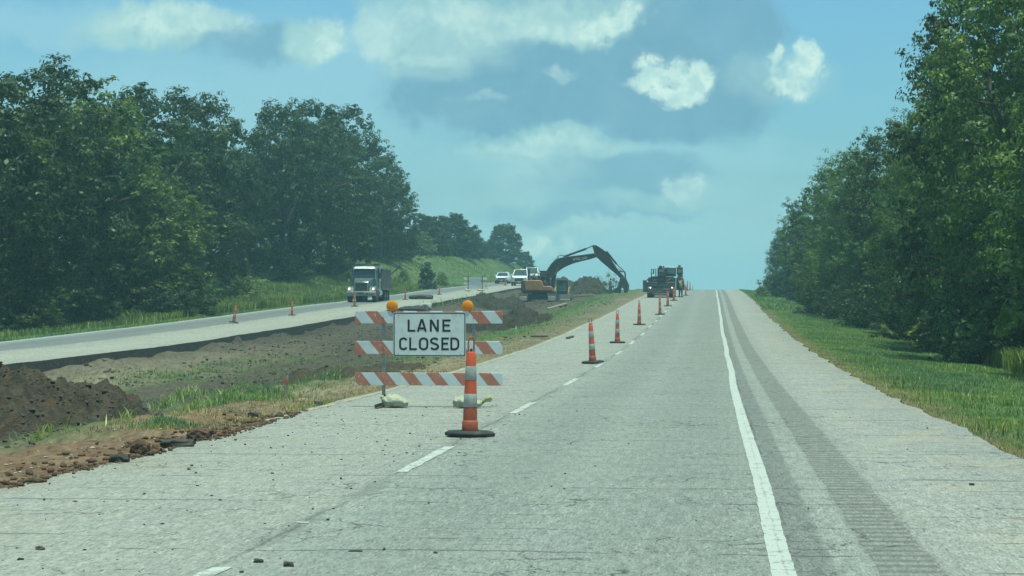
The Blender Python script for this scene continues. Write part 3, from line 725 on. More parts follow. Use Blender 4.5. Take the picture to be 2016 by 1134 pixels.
# a second, hidden rank so that no sky shows under the crowns
for i, (px, Y, hh) in enumerate([(2120, 90, 15), (1990, 104, 15), (1900, 124, 14), (1800, 146, 12.5), (1720, 170, 11), (1640, 205, 11), (1590, 250, 9)]):
    x = tx(px, Y) + 1.5
    tree(['tallB', 'tallC', 'tallA'][i % 3], x, Y, hh, 1.0, i * 1.3, 'dark tree standing behind the front rank of the right wood, ' + ['nearest', 'second', 'third', 'fourth', 'fifth', 'sixth', 'farthest'][i], 'broadleaf_tree', 'tree', GR)
for i, (px, Y, hh) in enumerate([(20, 150, 13.5), (150, 160, 14), (290, 182, 14), (385, 200, 13.5), (505, 224, 12.5), (600, 244, 15.5), (685, 262, 14.5)]):
    x = tx(px, Y)
    tree(['oakC', 'oakA', 'oakB'][i % 3], x, Y, hh, 1.15, i * 2.1, 'dark oak standing behind the front rank of the left wood, ' + ['nearest', 'second', 'third', 'fourth', 'fifth', 'sixth', 'farthest'][i], 'oak_tree', 'tree', GL)
# shrubs
GB = 'shrubs at the foot of the woods'
for key, px, Y, h_, w_, lab in [
    ('bush', 345, 134, 3.2, 1.3, 'dark rounded thicket under the left trees beside the road'),
    ('bush', 280, 132, 3.4, 1.1, 'dark shrub left of the thicket by the opposite road'),
    ('bush', 40, 114, 2.6, 1.2, 'dark shrub at the far left under the oaks'),
    ('bush', 160, 126, 2.6, 1.3, 'shrub in shade between the left trunks'),
    ('bushL', 468, 162, 2.2, 1.2, 'pale weedy shrub on the bank left of the channelizers'),
    ('bush', 560, 206, 2.8, 1.3, 'dark shrub at the foot of the big left oaks'),
    ('bush', 650, 220, 2.8, 1.2, 'dark shrub behind the dump truck cab'),
    ('bush', 716, 262, 4.6, 1.3, 'dark bush at the foot of the leaning oak on the hill'),
    ('bush', 752, 268, 4.4, 1.3, 'dark bush between the two oaks on the hill crest'),
    ('bush', 790, 276, 4.0, 1.3, 'dark bush under the open-branched oak on the hill'),
    ('cedar', 838, 236, 3.3, .95, 'small dark cedar on the grassy bank'),
    ('bushL', 793, 240, 1.6, .9, 'weedy shrub left of the small cedar'),
    ('bushL', 868, 262, 1.6, .8, 'weedy shrub right of the small cedar'),
    ('bushL', 810, 300, 3.2, 1.5, 'pale shrub at the top of the grassy bank'),
    ('bush', 905, 350, 3.0, 1.6, 'low bush below the distant oaks'),
    ('bush', 1612, 148, 3.0, 1.0, 'reddish dark bush at the foot of the right trees, nearest the road'),
    ('bush', 1660, 136, 2.6, 1.1, 'bush beside the dark tree foot on the right verge'),
    ('bush', 1725, 122, 3.4, 1.0, 'leafy bush under the right trees left of the tall weeds'),
    ('bush', 1800, 104, 3.6, 1.0, 'leafy bush in the shade of the right trees'),
    ('bushL', 1850, 94, 1.9, 1.0, 'light green weedy bush at the wood edge on the right'),
    ('bush', 1905, 88, 3.4, 1.1, 'dark bush in the right wood edge'),
    ('bushL', 1935, 82, 1.5, 1.0, 'pale grassy bush at the right wood edge'),
    ('bush', 1985, 78, 3.8, 1.1, 'dark bush at the right edge of the photo'),
    ('bush', 1550, 216, 3.4, 1.2, 'bush behind the dark slatted gate'),
    ('bushL', 1517, 262, 2.2, .9, 'yellowish bush right of the mailbox'),
    ('bushD', 1180, 255, 2.3, .8, 'thin pale bush behind the standing surveyor'),
    ('bushD', 1200, 262, 2.5, .8, 'thin dry bush between the surveyor and the bucket'),
]:
    x = tx(px, Y); tree(key, x, Y, h_, w_, rng.random() * 6.28, lab, 'shrub', 'shrub', GB)

# ---- grass: far too many blades to count
def blades(name, P_, h, wd, mat, bend=.5, seg=2, rs=None, lab=None):
    rs = rs or np.random.default_rng(3); n = len(P_)
    a = rs.random(n) * 6.283; d = np.stack([np.cos(a), np.sin(a), np.zeros(n)], 1); s = np.stack([-np.sin(a), np.cos(a), np.zeros(n)], 1)
    h = np.asarray(h)[:, None] * np.ones((n, 1)); b = bend * h * rs.uniform(.2, 1.2, (n, 1)); wv = wd * (h ** .5) * rs.uniform(.6, 1.3, (n, 1))
    up = np.array([0, 0, 1.0])
    p0 = P_; p1 = P_ + up * h * .6 + d * b * .3; p2 = P_ + up * h * rs.uniform(.75, 1, (n, 1)) + d * b
    V = np.stack([p0 - s * wv, p0 + s * wv, p1 + s * wv * .8, p1 - s * wv * .8, p2], 1).reshape(-1, 3)
    i = np.arange(n)[:, None] * 5
    q = np.concatenate([i + np.array([[0, 1, 2]]), i + np.array([[0, 2, 3]]), i + np.array([[3, 2, 4]])], 0)
    o = mesh_obj(name, V, q, mat)
    return tag(o, lab, None, None, 'stuff')
rs = np.random.default_rng(12)
def strewn(n, f):
    """n random points in x,y given by f -> xyz on the ground"""
    x, y = f(n); return np.stack([x, y, H(x, y) - .02], 1)
def clumpy(P_, sc_, thr, seed):
    return P_[vnoise(P_[:, 0] / sc_, P_[:, 1] / sc_, seed) * .6 + vnoise(P_[:, 0] / sc_ * 3, P_[:, 1] / sc_ * 3, seed + 1) * .4 > thr]
# right verge
def fr(n):
    y = 21 * (150 / 21) ** rs.random(n); x = 3.4 + 7.6 * rs.random(n); return x, y
P_ = strewn(230000, fr); k = (P_[:, 0] < 3.0 + P_[:, 1] * 640 / F_PX) & (P_[:, 0] > 3.45 + .6 * vnoise(P_[:, 1] * .7, P_[:, 1] * 0, 9)); P_ = P_[k]
hh = (.05 + .09 * smooth(3.7, 5.6, P_[:, 0])) * (.5 + vnoise(P_[:, 0] * 1.3, P_[:, 1] * .7, 77)) 
blades('verge_grass', P_, hh, .020, M_grass, .6, rs=rs)
Pw = clumpy(P_[rs.integers(0, len(P_), 9000)], 1.4, .55, 87); blades('verge_weeds', Pw, .10 + .18 * rs.random(len(Pw)), .022, M_weed, .6, rs=rs)
Pw = clumpy(P_[rs.integers(0, len(P_), 7000)], 1.9, .58, 88); blades('verge_dry_stems', Pw, .10 + .18 * rs.random(len(Pw)), .012, M_straw, .7, rs=rs)
def fr2(n):
    y = 150 + 140 * rs.random(n); x = 3.5 + 8 * rs.random(n); return x, y
P_ = strewn(14000, fr2); blades('far_verge_grass', P_, .14 + .1 * rs.random(len(P_)), .05, M_grass, .5, rs=rs)
# brownish dry edge
def fr3(n):
    y = 21 * (160 / 21) ** rs.random(n); return 3.35 + .9 * rs.random(n) ** 1.4, y
P_ = strewn(17000, fr3); blades('dry_edge_grass', P_, .03 + .06 * rs.random(len(P_)), .016, M_straw, .9, rs=rs)
# tall weeds at the foot of the right wood
def fr4(n):
    y = 70 * (200 / 70) ** rs.random(n); return 9.4 + 2.0 * rs.random(n) - (y - 70) * .006, y
P_ = clumpy(strewn(30000, fr4), 2.2, .45, 5); blades('tall_weeds', P_, .3 + .75 * vnoise(P_[:, 0], P_[:, 1] * .6, 6), .028, M_weed, .5, rs=rs)
# left verge and bank
def fl(n):
    y = 86 * (240 / 86) ** rs.random(n); return -30.6 - 1.7 * rs.random(n), y
P_ = strewn(26000, fl); blades('left_verge_grass', P_, .10 + .16 * rs.random(len(P_)), .028, M_grass, .6, rs=rs)
def fl2(n):
    y = 128 + 110 * rs.random(n); return -31.6 - 9.0 * rs.random(n), y
P_ = clumpy(strewn(80000, fl2), 3.0, .36, 15); blades('bank_weeds', P_, .35 + .9 * vnoise(P_[:, 0] * .6, P_[:, 1] * .4, 16), .030, M_weed, .5, rs=rs)
def fl3(n):
    y = 200 + 260 * rs.random(n); return -30.8 - 24 * rs.random(n), y
P_ = strewn(60000, fl3); blades('hill_grass', P_, .12 + .30 * vnoise(P_[:, 0] * .3, P_[:, 1] * .1, 18) * rs.random(len(P_)), .06, M_weed, .5, rs=rs)
def fl4(n):
    y = 90 + 50 * rs.random(n); return -32 - 6 * rs.random(n), y
P_ = clumpy(strewn(16000, fl4), 2.0, .5, 25); blades('shade_weeds', P_, .2 + .5 * rs.random(len(P_)), .03, M_weed, .5, rs=rs)
# median
Ps = []; Hs = []
def patch(px, py, rx, ry_, n, h0, h1):
    c = hit(px, py); g = rs.normal(size=(n, 2)) * .5
    x = c.x + g[:, 0] * rx * c.y / F_PX * 1.0; y = c.y + g[:, 1] * ry_ * c.y ** 2 / (F_PX * 2.0)
    k = (x < -6.75) & (x > -21.7); x = x[k]; y = y[k]
    Ps.append(np.stack([x, y, H(x, y) - .02], 1)); Hs.append(h0 + (h1 - h0) * rs.random(len(x)))
for a in [(490, 785, 75, 15, 2600, .05, .19), (440, 775, 40, 12, 900, .05, .18), (655, 745, 60, 9, 1300, .10, .26), (350, 742, 60, 8, 700, .08, .2), (540, 710, 60, 7, 600, .08, .2),
          (330, 830, 60, 8, 900, .05, .14), (620, 800, 60, 14, 600, .03, .1), (300, 740, 50, 7, 500, .06, .18), (150, 770, 60, 20, 120, .1, .3), (420, 722, 60, 7, 800, .08, .22)]: patch(*a)
blades('median_grass', np.concatenate(Ps), np.concatenate(Hs), .022, M_grass, .6, rs=rs)
Ps = []; Hs = []
for a in [(350, 790, 36, 10, 260, .15, .40), (400, 795, 40, 8, 120, .1, .25), (650, 742, 30, 6, 120, .2, .35), (245, 825, 14, 8, 30, .12, .28), (860, 600, 24, 5, 240, .4, 1.0), (75, 868, 40, 8, 30, .15, .32)]: patch(*a)
blades('pale_grass', np.concatenate(Ps), np.concatenate(Hs), .026, M_silver, 1.0, rs=rs)
def fm(n):
    y = 60 * (250 / 60) ** rs.random(n); return -10.3 + rs.normal(size=n) * (.7 + y * .002), y
P_ = clumpy(strewn(15000, fm), 2.2, .55, 35); blades('median_green_strip', P_, .06 + .16 * rs.random(len(P_)), .03, M_grass, .6, rs=rs)
def fm2(n):
    y = 30 * (240 / 30) ** rs.random(n); return -6.9 - 2.6 * rs.random(n), y
P_ = clumpy(strewn(40000, fm2), 1.2, .4, 36); blades('median_straw', P_, .02 + .09 * rs.random(len(P_)), .018, M_straw, 1.2, rs=rs)
def fm3(n):
    y = 30 * (110 / 30) ** rs.random(n); return -9 - 12 * rs.random(n), y
P_ = clumpy(strewn(60000, fm3), 1.6, .55, 37); blades('sparse_grass', P_, .03 + .10 * rs.random(len(P_)), .018, M_grass, 1.0, rs=rs)
# ------------------------------------------------------------------ materials of the small things
M_galv = simple('galvanised_steel', (.30, .32, .31), .45, .7, .2, 6, ((.16, .13, .10), .5))
M_rust = simple('dirty_steel', (.10, .085, .07), .7, .5, .35, 8)
M_black = simple('black_rubber', (.018, .018, .019), .75, 0, .3, 5, ((.10, .09, .075), .5))
M_blk = simple('black_paint', (.012, .012, .013), .5, 0, .2, 5)
M_signw = simple('sign_sheeting', (.62, .65, .62), .35, 0, .05, 2.5, ((.34, .33, .30), .35))
M_signb = simple('sign_back_aluminium', (.46, .50, .52), .4, .5, .1, 3)
M_orng = simple('orange_plastic', (.68, .105, .045), .5, 0, .14, 4, ((.36, .10, .05), .6), spec=.35)
M_orngd = simple('dirty_orange_plastic', (.42, .085, .035), .65, 0, .2, 6, ((.16, .07, .045), .8))
M_band = simple('reflective_band', (.36, .37, .33), .4, 0, .12, 9, ((.26, .22, .17), .75))
M_bag = simple('sandbag_weave', (.39, .40, .30), .9, 0, .2, 9, ((.28, .26, .19), .8), bump=.9)
M_stone = simple('asphalt_lump', (.050, .046, .038), .95, 0, .4, 9, bump=.6)
M_wood = simple('weathered_board', (.30, .26, .19), .85, 0, .25, 5, bump=.3)
M_woodd = simple('dark_board', (.09, .075, .06), .85, 0, .3, 5)

def stripes(name, x0, ztop):
    t = NT(name); co = t.obj(); X, Y, Z = t.sep(co)
    f = t.math('SUBTRACT', X, t.math('MULTIPLY', t.math('SUBTRACT', ztop, Z), .80))
    f = t.math('FRACT', t.math('DIVIDE', t.math('SUBTRACT', f, x0 - 4.35), .435))
    m_ = t.math('LESS_THAN', f, .5)
    n1 = t.noise(co, 5, 4, .6); n2 = t.noise(co, 26, 3, .6)
    wht = t.mix(t.mapr(n1, .35, .7), (.52, .56, .56), (.62, .65, .64)); org = t.mix(t.mapr(n1, .35, .7), (.40, .145, .095), (.48, .19, .13))
    org = t.mix(t.mapr(n2, .66, .69), org, (.66, .60, .55)); wht = t.mix(t.mapr(n2, .68, .71, 0, .6), wht, (.30, .30, .28))
    c = t.mix(m_, wht, org); c = t.mix(t.mapr(t.noise(co, 2.2, 5, .7), .55, .75, 0, .35), c, (.30, .28, .24))
    return t.out(c, .4, 0, None, .4)

# ---- letters in strokes
def ribbon(mb, pts, w_, y, closed=False):
    n = len(pts); L = []; Rr = []
    for i in range(n):
        a = pts[(i - 1) % n] if (closed or i > 0) else None; b = pts[(i + 1) % n] if (closed or i < n - 1) else None; p = Vector(pts[i])
        d1 = (p - Vector(a)).normalized() if a is not None else None; d2 = (Vector(b) - p).normalized() if b is not None else None
        d1 = d1 or d2; d2 = d2 or d1
        nrm = Vector((-(d1.y + d2.y), d1.x + d2.x)).normalized(); k = 1 / max(.35, nrm.dot(Vector((-d1.y, d1.x))))
        L.append(p + nrm * w_ / 2 * k); Rr.append(p - nrm * w_ / 2 * k)
    m_ = n if closed else n - 1
    for i in range(m_):
        j = (i + 1) % n
        q = [L[i], L[j], Rr[j], Rr[i]]
        mb.add([(v.x, y, v.y) for v in q], [(0, 1, 2, 3)])
def arc(cx, cy, rx, ry_, a0, a1, n=9):
    return [(cx + rx * math.cos(R(a0 + (a1 - a0) * i / n)), cy + ry_ * math.sin(R(a0 + (a1 - a0) * i / n))) for i in range(n + 1)]
def glyph(ch):
    """strokes in a unit box (0..1 wide, 0..1 high), stroke middle lines"""
    s = .09; q = .075
    if ch == 'L': return [([(s, 1), (s, q), (1, q)], 0)]
    if ch == 'E': return [([(1, 1 - q), (s, 1 - q), (s, q), (1, q)], 0), ([(s, .52), (.88, .52)], 0)]
    if ch == 'N': return [([(s, 0), (s, 1)], 0), ([(1 - s, 0), (1 - s, 1)], 0), ([(.12, .97), (.88, .03)], 0)]
    if ch == 'A': return [([(.06, 0), (.46, 1.0)], 0), ([(.54, 1.0), (.94, 0)], 0), ([(.40, .962), (.60, .962)], 0), ([(.2, .27), (.8, .27)], 0)]
    if ch == 'V': return [([(.04, 1), (.5, .03), (.96, 1)], 0)]
    if ch == 'O': return [(arc(.5, .70, .41, .23, 0, 180) + arc(.5, .30, .41, .23, 180, 360), 1)]
    if ch == 'C': return [(arc(.5, .70, .41, .23, 20, 180) + arc(.5, .30, .41, .23, 180, 340), 0)]
    if ch == 'D': return [([(s, .02), (s, 1 - q)] + arc(.45, .64, .46, .285, 90, 0)[0:] + arc(.45, .36, .46, .285, 0, -90) + [(s, q)], 0)]
    if ch == 'S': return [(arc(.5, .73, .40, .20, 25, 180, 8) + arc(.5, .73, .40, .20, 180, 245, 3)[1:] + arc(.5, .28, .41, .21, 60, 0, 4) + arc(.5, .28, .41, .21, 0, -160, 9)[1:], 0)]
def word(spec, z0, z1, sw, y, name, mat, parent):
    out = []
    for ch, x0, x1 in spec:
        mb = MB()
        for k, (pts, cl) in enumerate(glyph(ch)):
            P2 = [(x0 + px * (x1 - x0), z0 + pz * (z1 - z0)) for px, pz in pts]
            ribbon(mb, P2, sw, y - .0006 * k, bool(cl))
        out.append(mb)
    a = MB()
    for b in out: a.add(b.v, b.f)
    me = bpy.data.meshes.new(name); me.from_pydata(a.v, [], a.f); me.materials.append(mat)
    o = bpy.data.objects.new(name, me); COL.objects.link(o); o.parent = parent
    return o
def rrect(x0, x1, z0, z1, r, n=5):
    P2 = []
    for cx, cz, a in ((x1 - r, z1 - r, 0), (x0 + r, z1 - r, 90), (x0 + r, z0 + r, 180), (x1 - r, z0 + r, 270)):
        P2 += [(cx + r * math.cos(R(a + 90 * i / n)), cz + r * math.sin(R(a + 90 * i / n))) for i in range(n + 1)]
    return P2

# ---- the barricade in front
lensm = NT('amber_lens'); _co = lensm.obj(); _n = lensm.vor(_co, 60, 'F1')
lensm.out(lensm.mix(lensm.mapr(_n, .2, .7), (1.0, .42, .04), (.90, .30, .02)), .18, 0, lensm.bump(_n, .6, .006), .6, (.55, (1.0, .55, .07)))
M_lens = lensm.m
M_lampb = simple('lamp_housing', (.55, .38, .05), .5)
BY = 36.2
BZ = float(road_z(BY))
def barricade(loc, rz, label, sign=True, detail=True, cat='barricade'):
    b = empty('road_barricade', loc, rz, label, cat)
    for z0, z1, x0 in ((1.383, 1.590, -1.07), (.874, 1.090, -.99), (.353, .563, -.91)):
        MB().box(-1.235, 1.24, -.016, .016, z0, z1).build('rail', stripes('striped_sheeting', x0, z1), b, .004)
    for sx in (-1, 1):
        x = .757 * sx
        MB().box(x - .026, x + .026, .018, .068, .05, 1.56).build('upright', M_galv, b, .003)
        MB().box(x - .032, x + .032, -.75, .75, .001, .012).box(x - .032, x - .024, -.75, .75, .012, .062).box(x - .03, x + .03, .01, .08, .013, .20).build('foot', M_rust, b)
    if sign:
        sg = MB().prism(rrect(-.588, .630, .832, 1.571, .04), -.0235, -.0185).build('sign_panel', M_signw, b)
        bd = MB()
        o_ = rrect(-.580, .622, .840, 1.563, .036); i_ = rrect(-.564, .606, .856, 1.547, .026); n = len(o_)
        bd.add([(x, -.0250, z) for x, z in o_] + [(x, -.0250, z) for x, z in i_], [(k, (k + 1) % n, n + (k + 1) % n, n + k) for k in range(n)])
        bd.build('border', M_blk, sg)
        MB().prism(rrect(-.586, .628, .834, 1.569, .04), -.018, -.0165).build('backing', M_signb, sg)
        X_ = lambda v: (640 + v / 3.15 - 842) / 119
        word([('L', X_(509), X_(555)), ('A', X_(568), X_(625)), ('N', X_(648), X_(702)), ('E', X_(727), X_(777))], 1.247, 1.449, .034, -.0256, 'lettering', M_blk, sg)
        word([('C', X_(455), X_(506)), ('L', X_(519), X_(565)), ('O', X_(579), X_(636)), ('S', X_(648), X_(704)), ('E', X_(721), X_(766)), ('D', X_(777), X_(830))], .940, 1.150, .034, -.0256, 'lettering', M_blk, sg)
        for x, z in ((-.50, .876), (.54, .876), (-.50, 1.52), (.54, 1.52)): MB().lathe([(.008, 0), (.008, .004)], 8, (x, -.029, z), 'y').build('bolt', M_galv, sg)
        for x in (-.613, .655):
            l = MB().box(x - .05, x + .05, .02, .12, 1.42, 1.60).build('warning_light', M_lampb, b, .01)
            MB().lathe([(.002, -.045), (.045, -.043), (.075, -.034), (.090, -.012), (.093, .0), (.093, .03), (.09, .045), (.075, .06), (.03, .068), (.002, .069)], 28, (x, .01, 1.672), 'y').build('lens', M_lens, l, smooth_=True)
            MB().lathe([(.096, -.004), (.098, .01), (.096, .024)], 28, (x, .01, 1.672), 'y').build('lens_rim', M_lampb, l, smooth_=True)
        for x in (-.757, .757):
            for z in (1.48, .98, .46): MB().lathe([(.012, 0), (.012, .006)], 8, (x, -.023, z), 'y').build('rail_bolt', M_galv, b)
    return b
barricade(((842 - 1403) / 119.0, BY, BZ + .006), 0, 'striped three-rail barricade carrying the white LANE CLOSED sign in the foreground')

def sandbag(loc, rz, L_, W_, H_, label, tail=0, seed=0):
    r = empty('sandbag', loc, rz, label, 'sandbag', 'sandbags on the barricade feet')
    rs_ = np.random.default_rng(seed); bm = bmesh.new(); bmesh.ops.create_icosphere(bm, subdivisions=4, radius=1)
    for v in bm.verts:
        x, y, z = v.co
        k = 1 + .10 * math.sin(3 * x + seed) + .06 * math.sin(7 * y + 2 * x + seed)
        x2 = math.copysign(abs(x) ** .8, x) * L_ / 2; y2 = math.copysign(abs(y) ** .85, y) * W_ / 2 * k
        z2 = (z * .5 + .5); z2 = z2 ** .9 * H_ * (1 - .22 * x) * k + .028 * (math.sin(17 * x + 9 * y + seed) * .5 + math.sin(31 * x - 13 * y) * .3 + math.sin(9 * y + 4 * x + 2 * seed) * .6) * z2 * (1 - .3 * x)
        if z < -.3: z2 *= .3
        v.co = (x2, y2, max(0, z2))
    me = bpy.data.meshes.new('bag'); bm.to_mesh(me); bm.free(); me.materials.append(M_bag); me.polygons.foreach_set('use_smooth', [True] * len(me.polygons))
    o = bpy.data.objects.new('bag', me); COL.objects.link(o); o.parent = r
    if tail:
        mb = MB(); s = tail
        mb.path([(s * L_ * .44, 0, H_ * .45), (s * L_ * .56, 0, H_ * .62), (s * (L_ * .56 + .05), 0, H_ * .9), (s * (L_ * .56 + .13), 0, H_ * 1.0), (s * (L_ * .56 + .15), .0, H_ * .85)], [.05, .022, .045, .06, .03], 9)
        mb.build('tied_neck', simple('bag_neck', (.36, .37, .20), .85, 0, .2, 8), r, smooth_=True)
        MB().lathe([(.026, -.01), (.03, 0), (.026, .01)], 10, (s * L_ * .56, 0, H_ * .60), 'x').build('tie', M_blk, r)
    else:
        MB().path([(-L_ * .40, 0, H_ * .5), (-L_ * .47, 0, H_ * .7), (-L_ * .50, .01, H_ * .95), (-L_ * .47, .03, H_ * 1.15)], [.05, .022, .036, .014], 9).build('tied_neck', simple('bag_neck', (.34, .33, .18), .85, 0, .2, 8), r, smooth_=True)
    return r
bx = (842 - 1403) / 119.0
sandbag((bx - .52, BY - .25, BZ + .012), R(6), .44, .40, .165, 'pale green sandbag on the left foot of the LANE CLOSED barricade', 0, 1)
sandbag((bx + .68, BY - .28, BZ + .012), R(-4), .48, .40, .145, 'pale green sandbag with tied end on the right foot of the LANE CLOSED barricade', 1, 2)

# ---- channelizers
def channelizer(label, group):
    r = empty('channelizer_cone', (0, 0, 0), 0, label, 'traffic cone', group)
    pr = []
    oc = []
    for k in range(8):
        a = math.pi / 8 + k * math.pi / 4; oc.append((.33 * math.cos(a), .33 * math.sin(a)))
    def octo(mb, z0, z1, f0, f1):
        vs = [(x * f0, y * f0, z0) for x, y in oc] + [(x * f1, y * f1, z1) for x, y in oc]
        mb.add(vs, [tuple(range(7, -1, -1)), tuple(range(8, 16))] + [(k, (k + 1) % 8, 8 + (k + 1) % 8, 8 + k) for k in range(8)])
    b = MB(); octo(b, .0, .042, .97, 1.0); octo(b, .0421, .068, .98, .84); b.build('base', M_black, r, .008)
    rad = lambda z: .100 - (z - .05) * .040
    lo = MB(); lo.lathe([(.10, .045), (.104, .06), (.103, .185), (.097, .196), (.090, .20)], 22); lo.lathe([(.0905, .2), (rad(.37), .37)], 22); lo.build('lower_body', M_orngd, r, smooth_=True)
    bo = MB(); bo.lathe([(rad(.37), .371), (rad(.545), .5445), (rad(.545), .545), (rad(.72), .719), (rad(.72), .72), (rad(.90), .8995), (rad(.90), .9), (rad(1.07), 1.05), (rad(1.07) - .008, 1.075), (.02, 1.08)], 22)
    bo.build('body', M_orng, r, smooth_=True)
    for z0, z1 in ((.372, .540), (.720, .895)):
        MB().lathe([(rad(z0) + .0015, z0), (rad(z0) + .003, z0 + .003), (rad(z1) + .003, z1 - .003), (rad(z1) + .0015, z1)], 22).build('reflective_band', M_band, r, smooth_=True)
    h = MB().path([(-.036, 0, 1.07), (-.038, 0, 1.20), (-.032, 0, 1.245), (-.016, 0, 1.262), (.016, 0, 1.262), (.032, 0, 1.245), (.038, 0, 1.20), (.036, 0, 1.07)], .011, 8)
    h.build('handle', M_orngd, r, smooth_=True)
    MB().lathe([(.004, 1.075), (.018, 1.08), (.020, 1.10), (.012, 1.118), (.003, 1.12)], 12).build('knob', M_black, r, smooth_=True)
    return r
GC = 'channelizer cones closing our left lane'; GC2 = 'channelizer cones along the opposite road'
c0 = channelizer('nearest orange channelizer cone with dirty foot, in front of the LANE CLOSED barricade', GC)
M_band2 = simple('dirty_band', (.42, .24, .19), .6, 0, .15, 9); WORN_BAND = {}
def put_cone(px, py, label, group, k=1.0, lean=0, rot=0, Y=None, first=False):
    p = hit(px, py)
    if Y: p = Vector((tx(px, Y), Y, surf(tx(px, Y), Y)))
    o = c0 if first else copy_tree(c0)
    z = float(road_z(p.y)) if p.x > -7 else float(lroad_z(p.y))
    if p.y > 90:
        for ch in o.children:
            if ch.name.startswith('reflective_band'): ch.data = WORN_BAND.setdefault(round(ch.data.vertices[0].co.z, 2), ch.data.copy()); ch.data.materials[0] = M_band2
    o.location = (p.x, p.y, z + .002 + abs(math.sin(lean)) * .30 * k); o.rotation_euler = (0, lean, rot); o.scale = (k, k, k); o['label'] = label; o['group'] = group
    return o
put_cone(925, 860, c0['label'], GC, 1.0, R(.9), R(22.5), first=True)
for a in [(1167, 716.5, 'second channelizer cone in our left lane, leaning left', 1.0, R(-3.2)), (1215.5, 676, 'third channelizer cone in our left lane, upright', 1.0, 0), (1258.5, 640, 'fourth channelizer cone in our left lane, with wide base', 1.0, 0),
          (1299.5, 620, 'fifth channelizer cone, in front of the dark crane truck wheel', 1.0, R(-1)), (1314.5, 603, 'sixth channelizer cone, before the crane truck bumper', 1.0, R(1)), (1326.5, 592, 'seventh channelizer cone, left of the worker in the lime vest', 1.0, R(1)),
          (1350, 582, 'channelizer cone right of the worker in the lime vest', .9, 0)]:
    put_cone(a[0], a[1], a[2], GC, a[3], a[4], R(10 * a[0] % 45))
put_cone(1353, 568, 'channelizer cone behind the one right of the worker, leaning', GC, 1.0, R(3), Y=262)
put_cone(1358.8, 568, 'thin far channelizer cone at the road crest', GC, .9, 0, Y=285)
put_cone(1364, 568, 'farthest tiny channelizer cone at the road crest', GC, .6, 0, Y=310)
for a in [(460, 637, 'nearest channelizer cone on the opposite road, leaning right', .90, R(8)), (575, 621, 'second channelizer cone on the opposite road, faded', .80, 0), (698.5, 603.5, 'channelizer cone in front of the dump truck bumper', .88, R(-1)),
          (798, 590, 'channelizer cone on the opposite road right of the dump truck', .84, 0), (865, 580, 'channelizer cone on the opposite road before the far barricade', .78, 0),
          (957, 568.5, 'channelizer cone right of the far barricade', .72, R(-4)), (995, 562, 'channelizer cone in front of the white car', .85, 0)]:
    put_cone(a[0], a[1], a[2], GC2, a[3], a[4], R(10))

# ---- far barricade, seen from the back
fy = 222.0; fx = tx(935, fy); fz = float(lroad_z(fy))
fb = empty('road_barricade', (fx, fy, fz + .006), R(6), 'far pale barricade with a grey sign back on the opposite road', 'barricade')
M_pale = simple('faded_rail', (.62, .62, .58), .5, 0, .12, 2, ((.45, .25, .18), .4))
for z0, z1 in ((1.22, 1.46), (.72, .95), (.22, .44)): MB().box(-1.18, 1.18, -.02, .02, z0, z1).build('rail', M_pale, fb)
for x in (-.72, .72):
    MB().box(x - .035, x + .035, -.10, -.03, .02, 1.52).build('upright', simple('dark_post', (.07, .07, .07), .6, .3), fb)
    MB().box(x - .05, x + .05, -.7, .7, 0, .07).build('foot', M_galv, fb)
    MB().lathe([(.02, -.04), (.09, -.02), (.09, .03), (.02, .05)], 14, (x, -.05, 1.60), 'y').build('warning_light', simple('red_lamp', (.35, .08, .05), .4), fb)
MB().box(-.58, .58, -.026, -.0205, .62, 1.38).build('sign_panel', M_signb, fb)
sandbag((fx - .72, fy - .3, fz + .08), .2, .62, .4, .16, 'white sandbag on the left foot of the far barricade', 0, 4)
sandbag((fx + .60, fy - .3, fz + .08), .2, .72, .4, .17, 'greenish sandbag on the right foot of the far barricade', 0, 5)
# ------------------------------------------------------------------ vehicles
M_glass = simple('dark_glass', (.02, .035, .035), .12, 0, .1, 2, spec=.8)
M_tyre = simple('tyre_rubber', (.022, .022, .022), .85, 0, .2, 6, ((.09, .08, .065), .5))
M_rim = simple('wheel_rim', (.20, .20, .19), .5, .6, .2, 6)
M_chrome = simple('chrome', (.62, .64, .64), .22, .9, .05, 3)
M_white = simple('white_car_paint', (.70, .71, .71), .25, 0, .03, 2, spec=.6)
M_dk = simple('dark_machine_paint', (.030, .036, .038), .5, .1, .25, 3, ((.08, .07, .055), .5))
M_dk2 = simple('charcoal_steel', (.055, .060, .062), .55, .2, .3, 3, ((.11, .09, .07), .5))
M_mid = simple('grey_steel', (.16, .165, .16), .5, .3, .25, 3, ((.14, .11, .08), .5))
M_orp = simple('orange_machine_paint', (.37, .175, .07), .5, 0, .15, 2, ((.22, .13, .07), .35))
def emis(name, col, s):
    t = NT(name); e = t.n('ShaderNodeEmission'); e.inputs[0].default_value = (*col, 1); e.inputs[1].default_value = s
    o = t.n('ShaderNodeOutputMaterial'); t.link(e.outputs[0], o.inputs[0]); return t.m
M_head = emis('lit_headlight', (1, .97, .86), 2.2)
def wheel(parent, x, y, r, w_, dual=False, name='wheel'):
    """wheel on an x-axis axle, centred x"""
    g = MB().lathe([(r * .62, -w_ / 2), (r * .93, -w_ / 2), (r, -w_ / 2 + .04), (r, w_ / 2 - .04), (r * .93, w_ / 2), (r * .62, w_ / 2)], 26, (x, y, r), 'x').build(name, M_tyre, parent, smooth_=True)
    MB().lathe([(.05, -w_ / 2 - .01), (.12, -w_ / 2 - .02), (r * .2, -w_ / 2 + .03), (r * .5, -w_ / 2 + .05), (r * .6, -w_ / 2 + .004), (r * .6, w_ / 2 - .004), (r * .5, w_ / 2 - .05), (.1, w_ / 2 + .02)], 20, (x, y, r), 'x').build('rim', M_rim, g, smooth_=True)
    return g

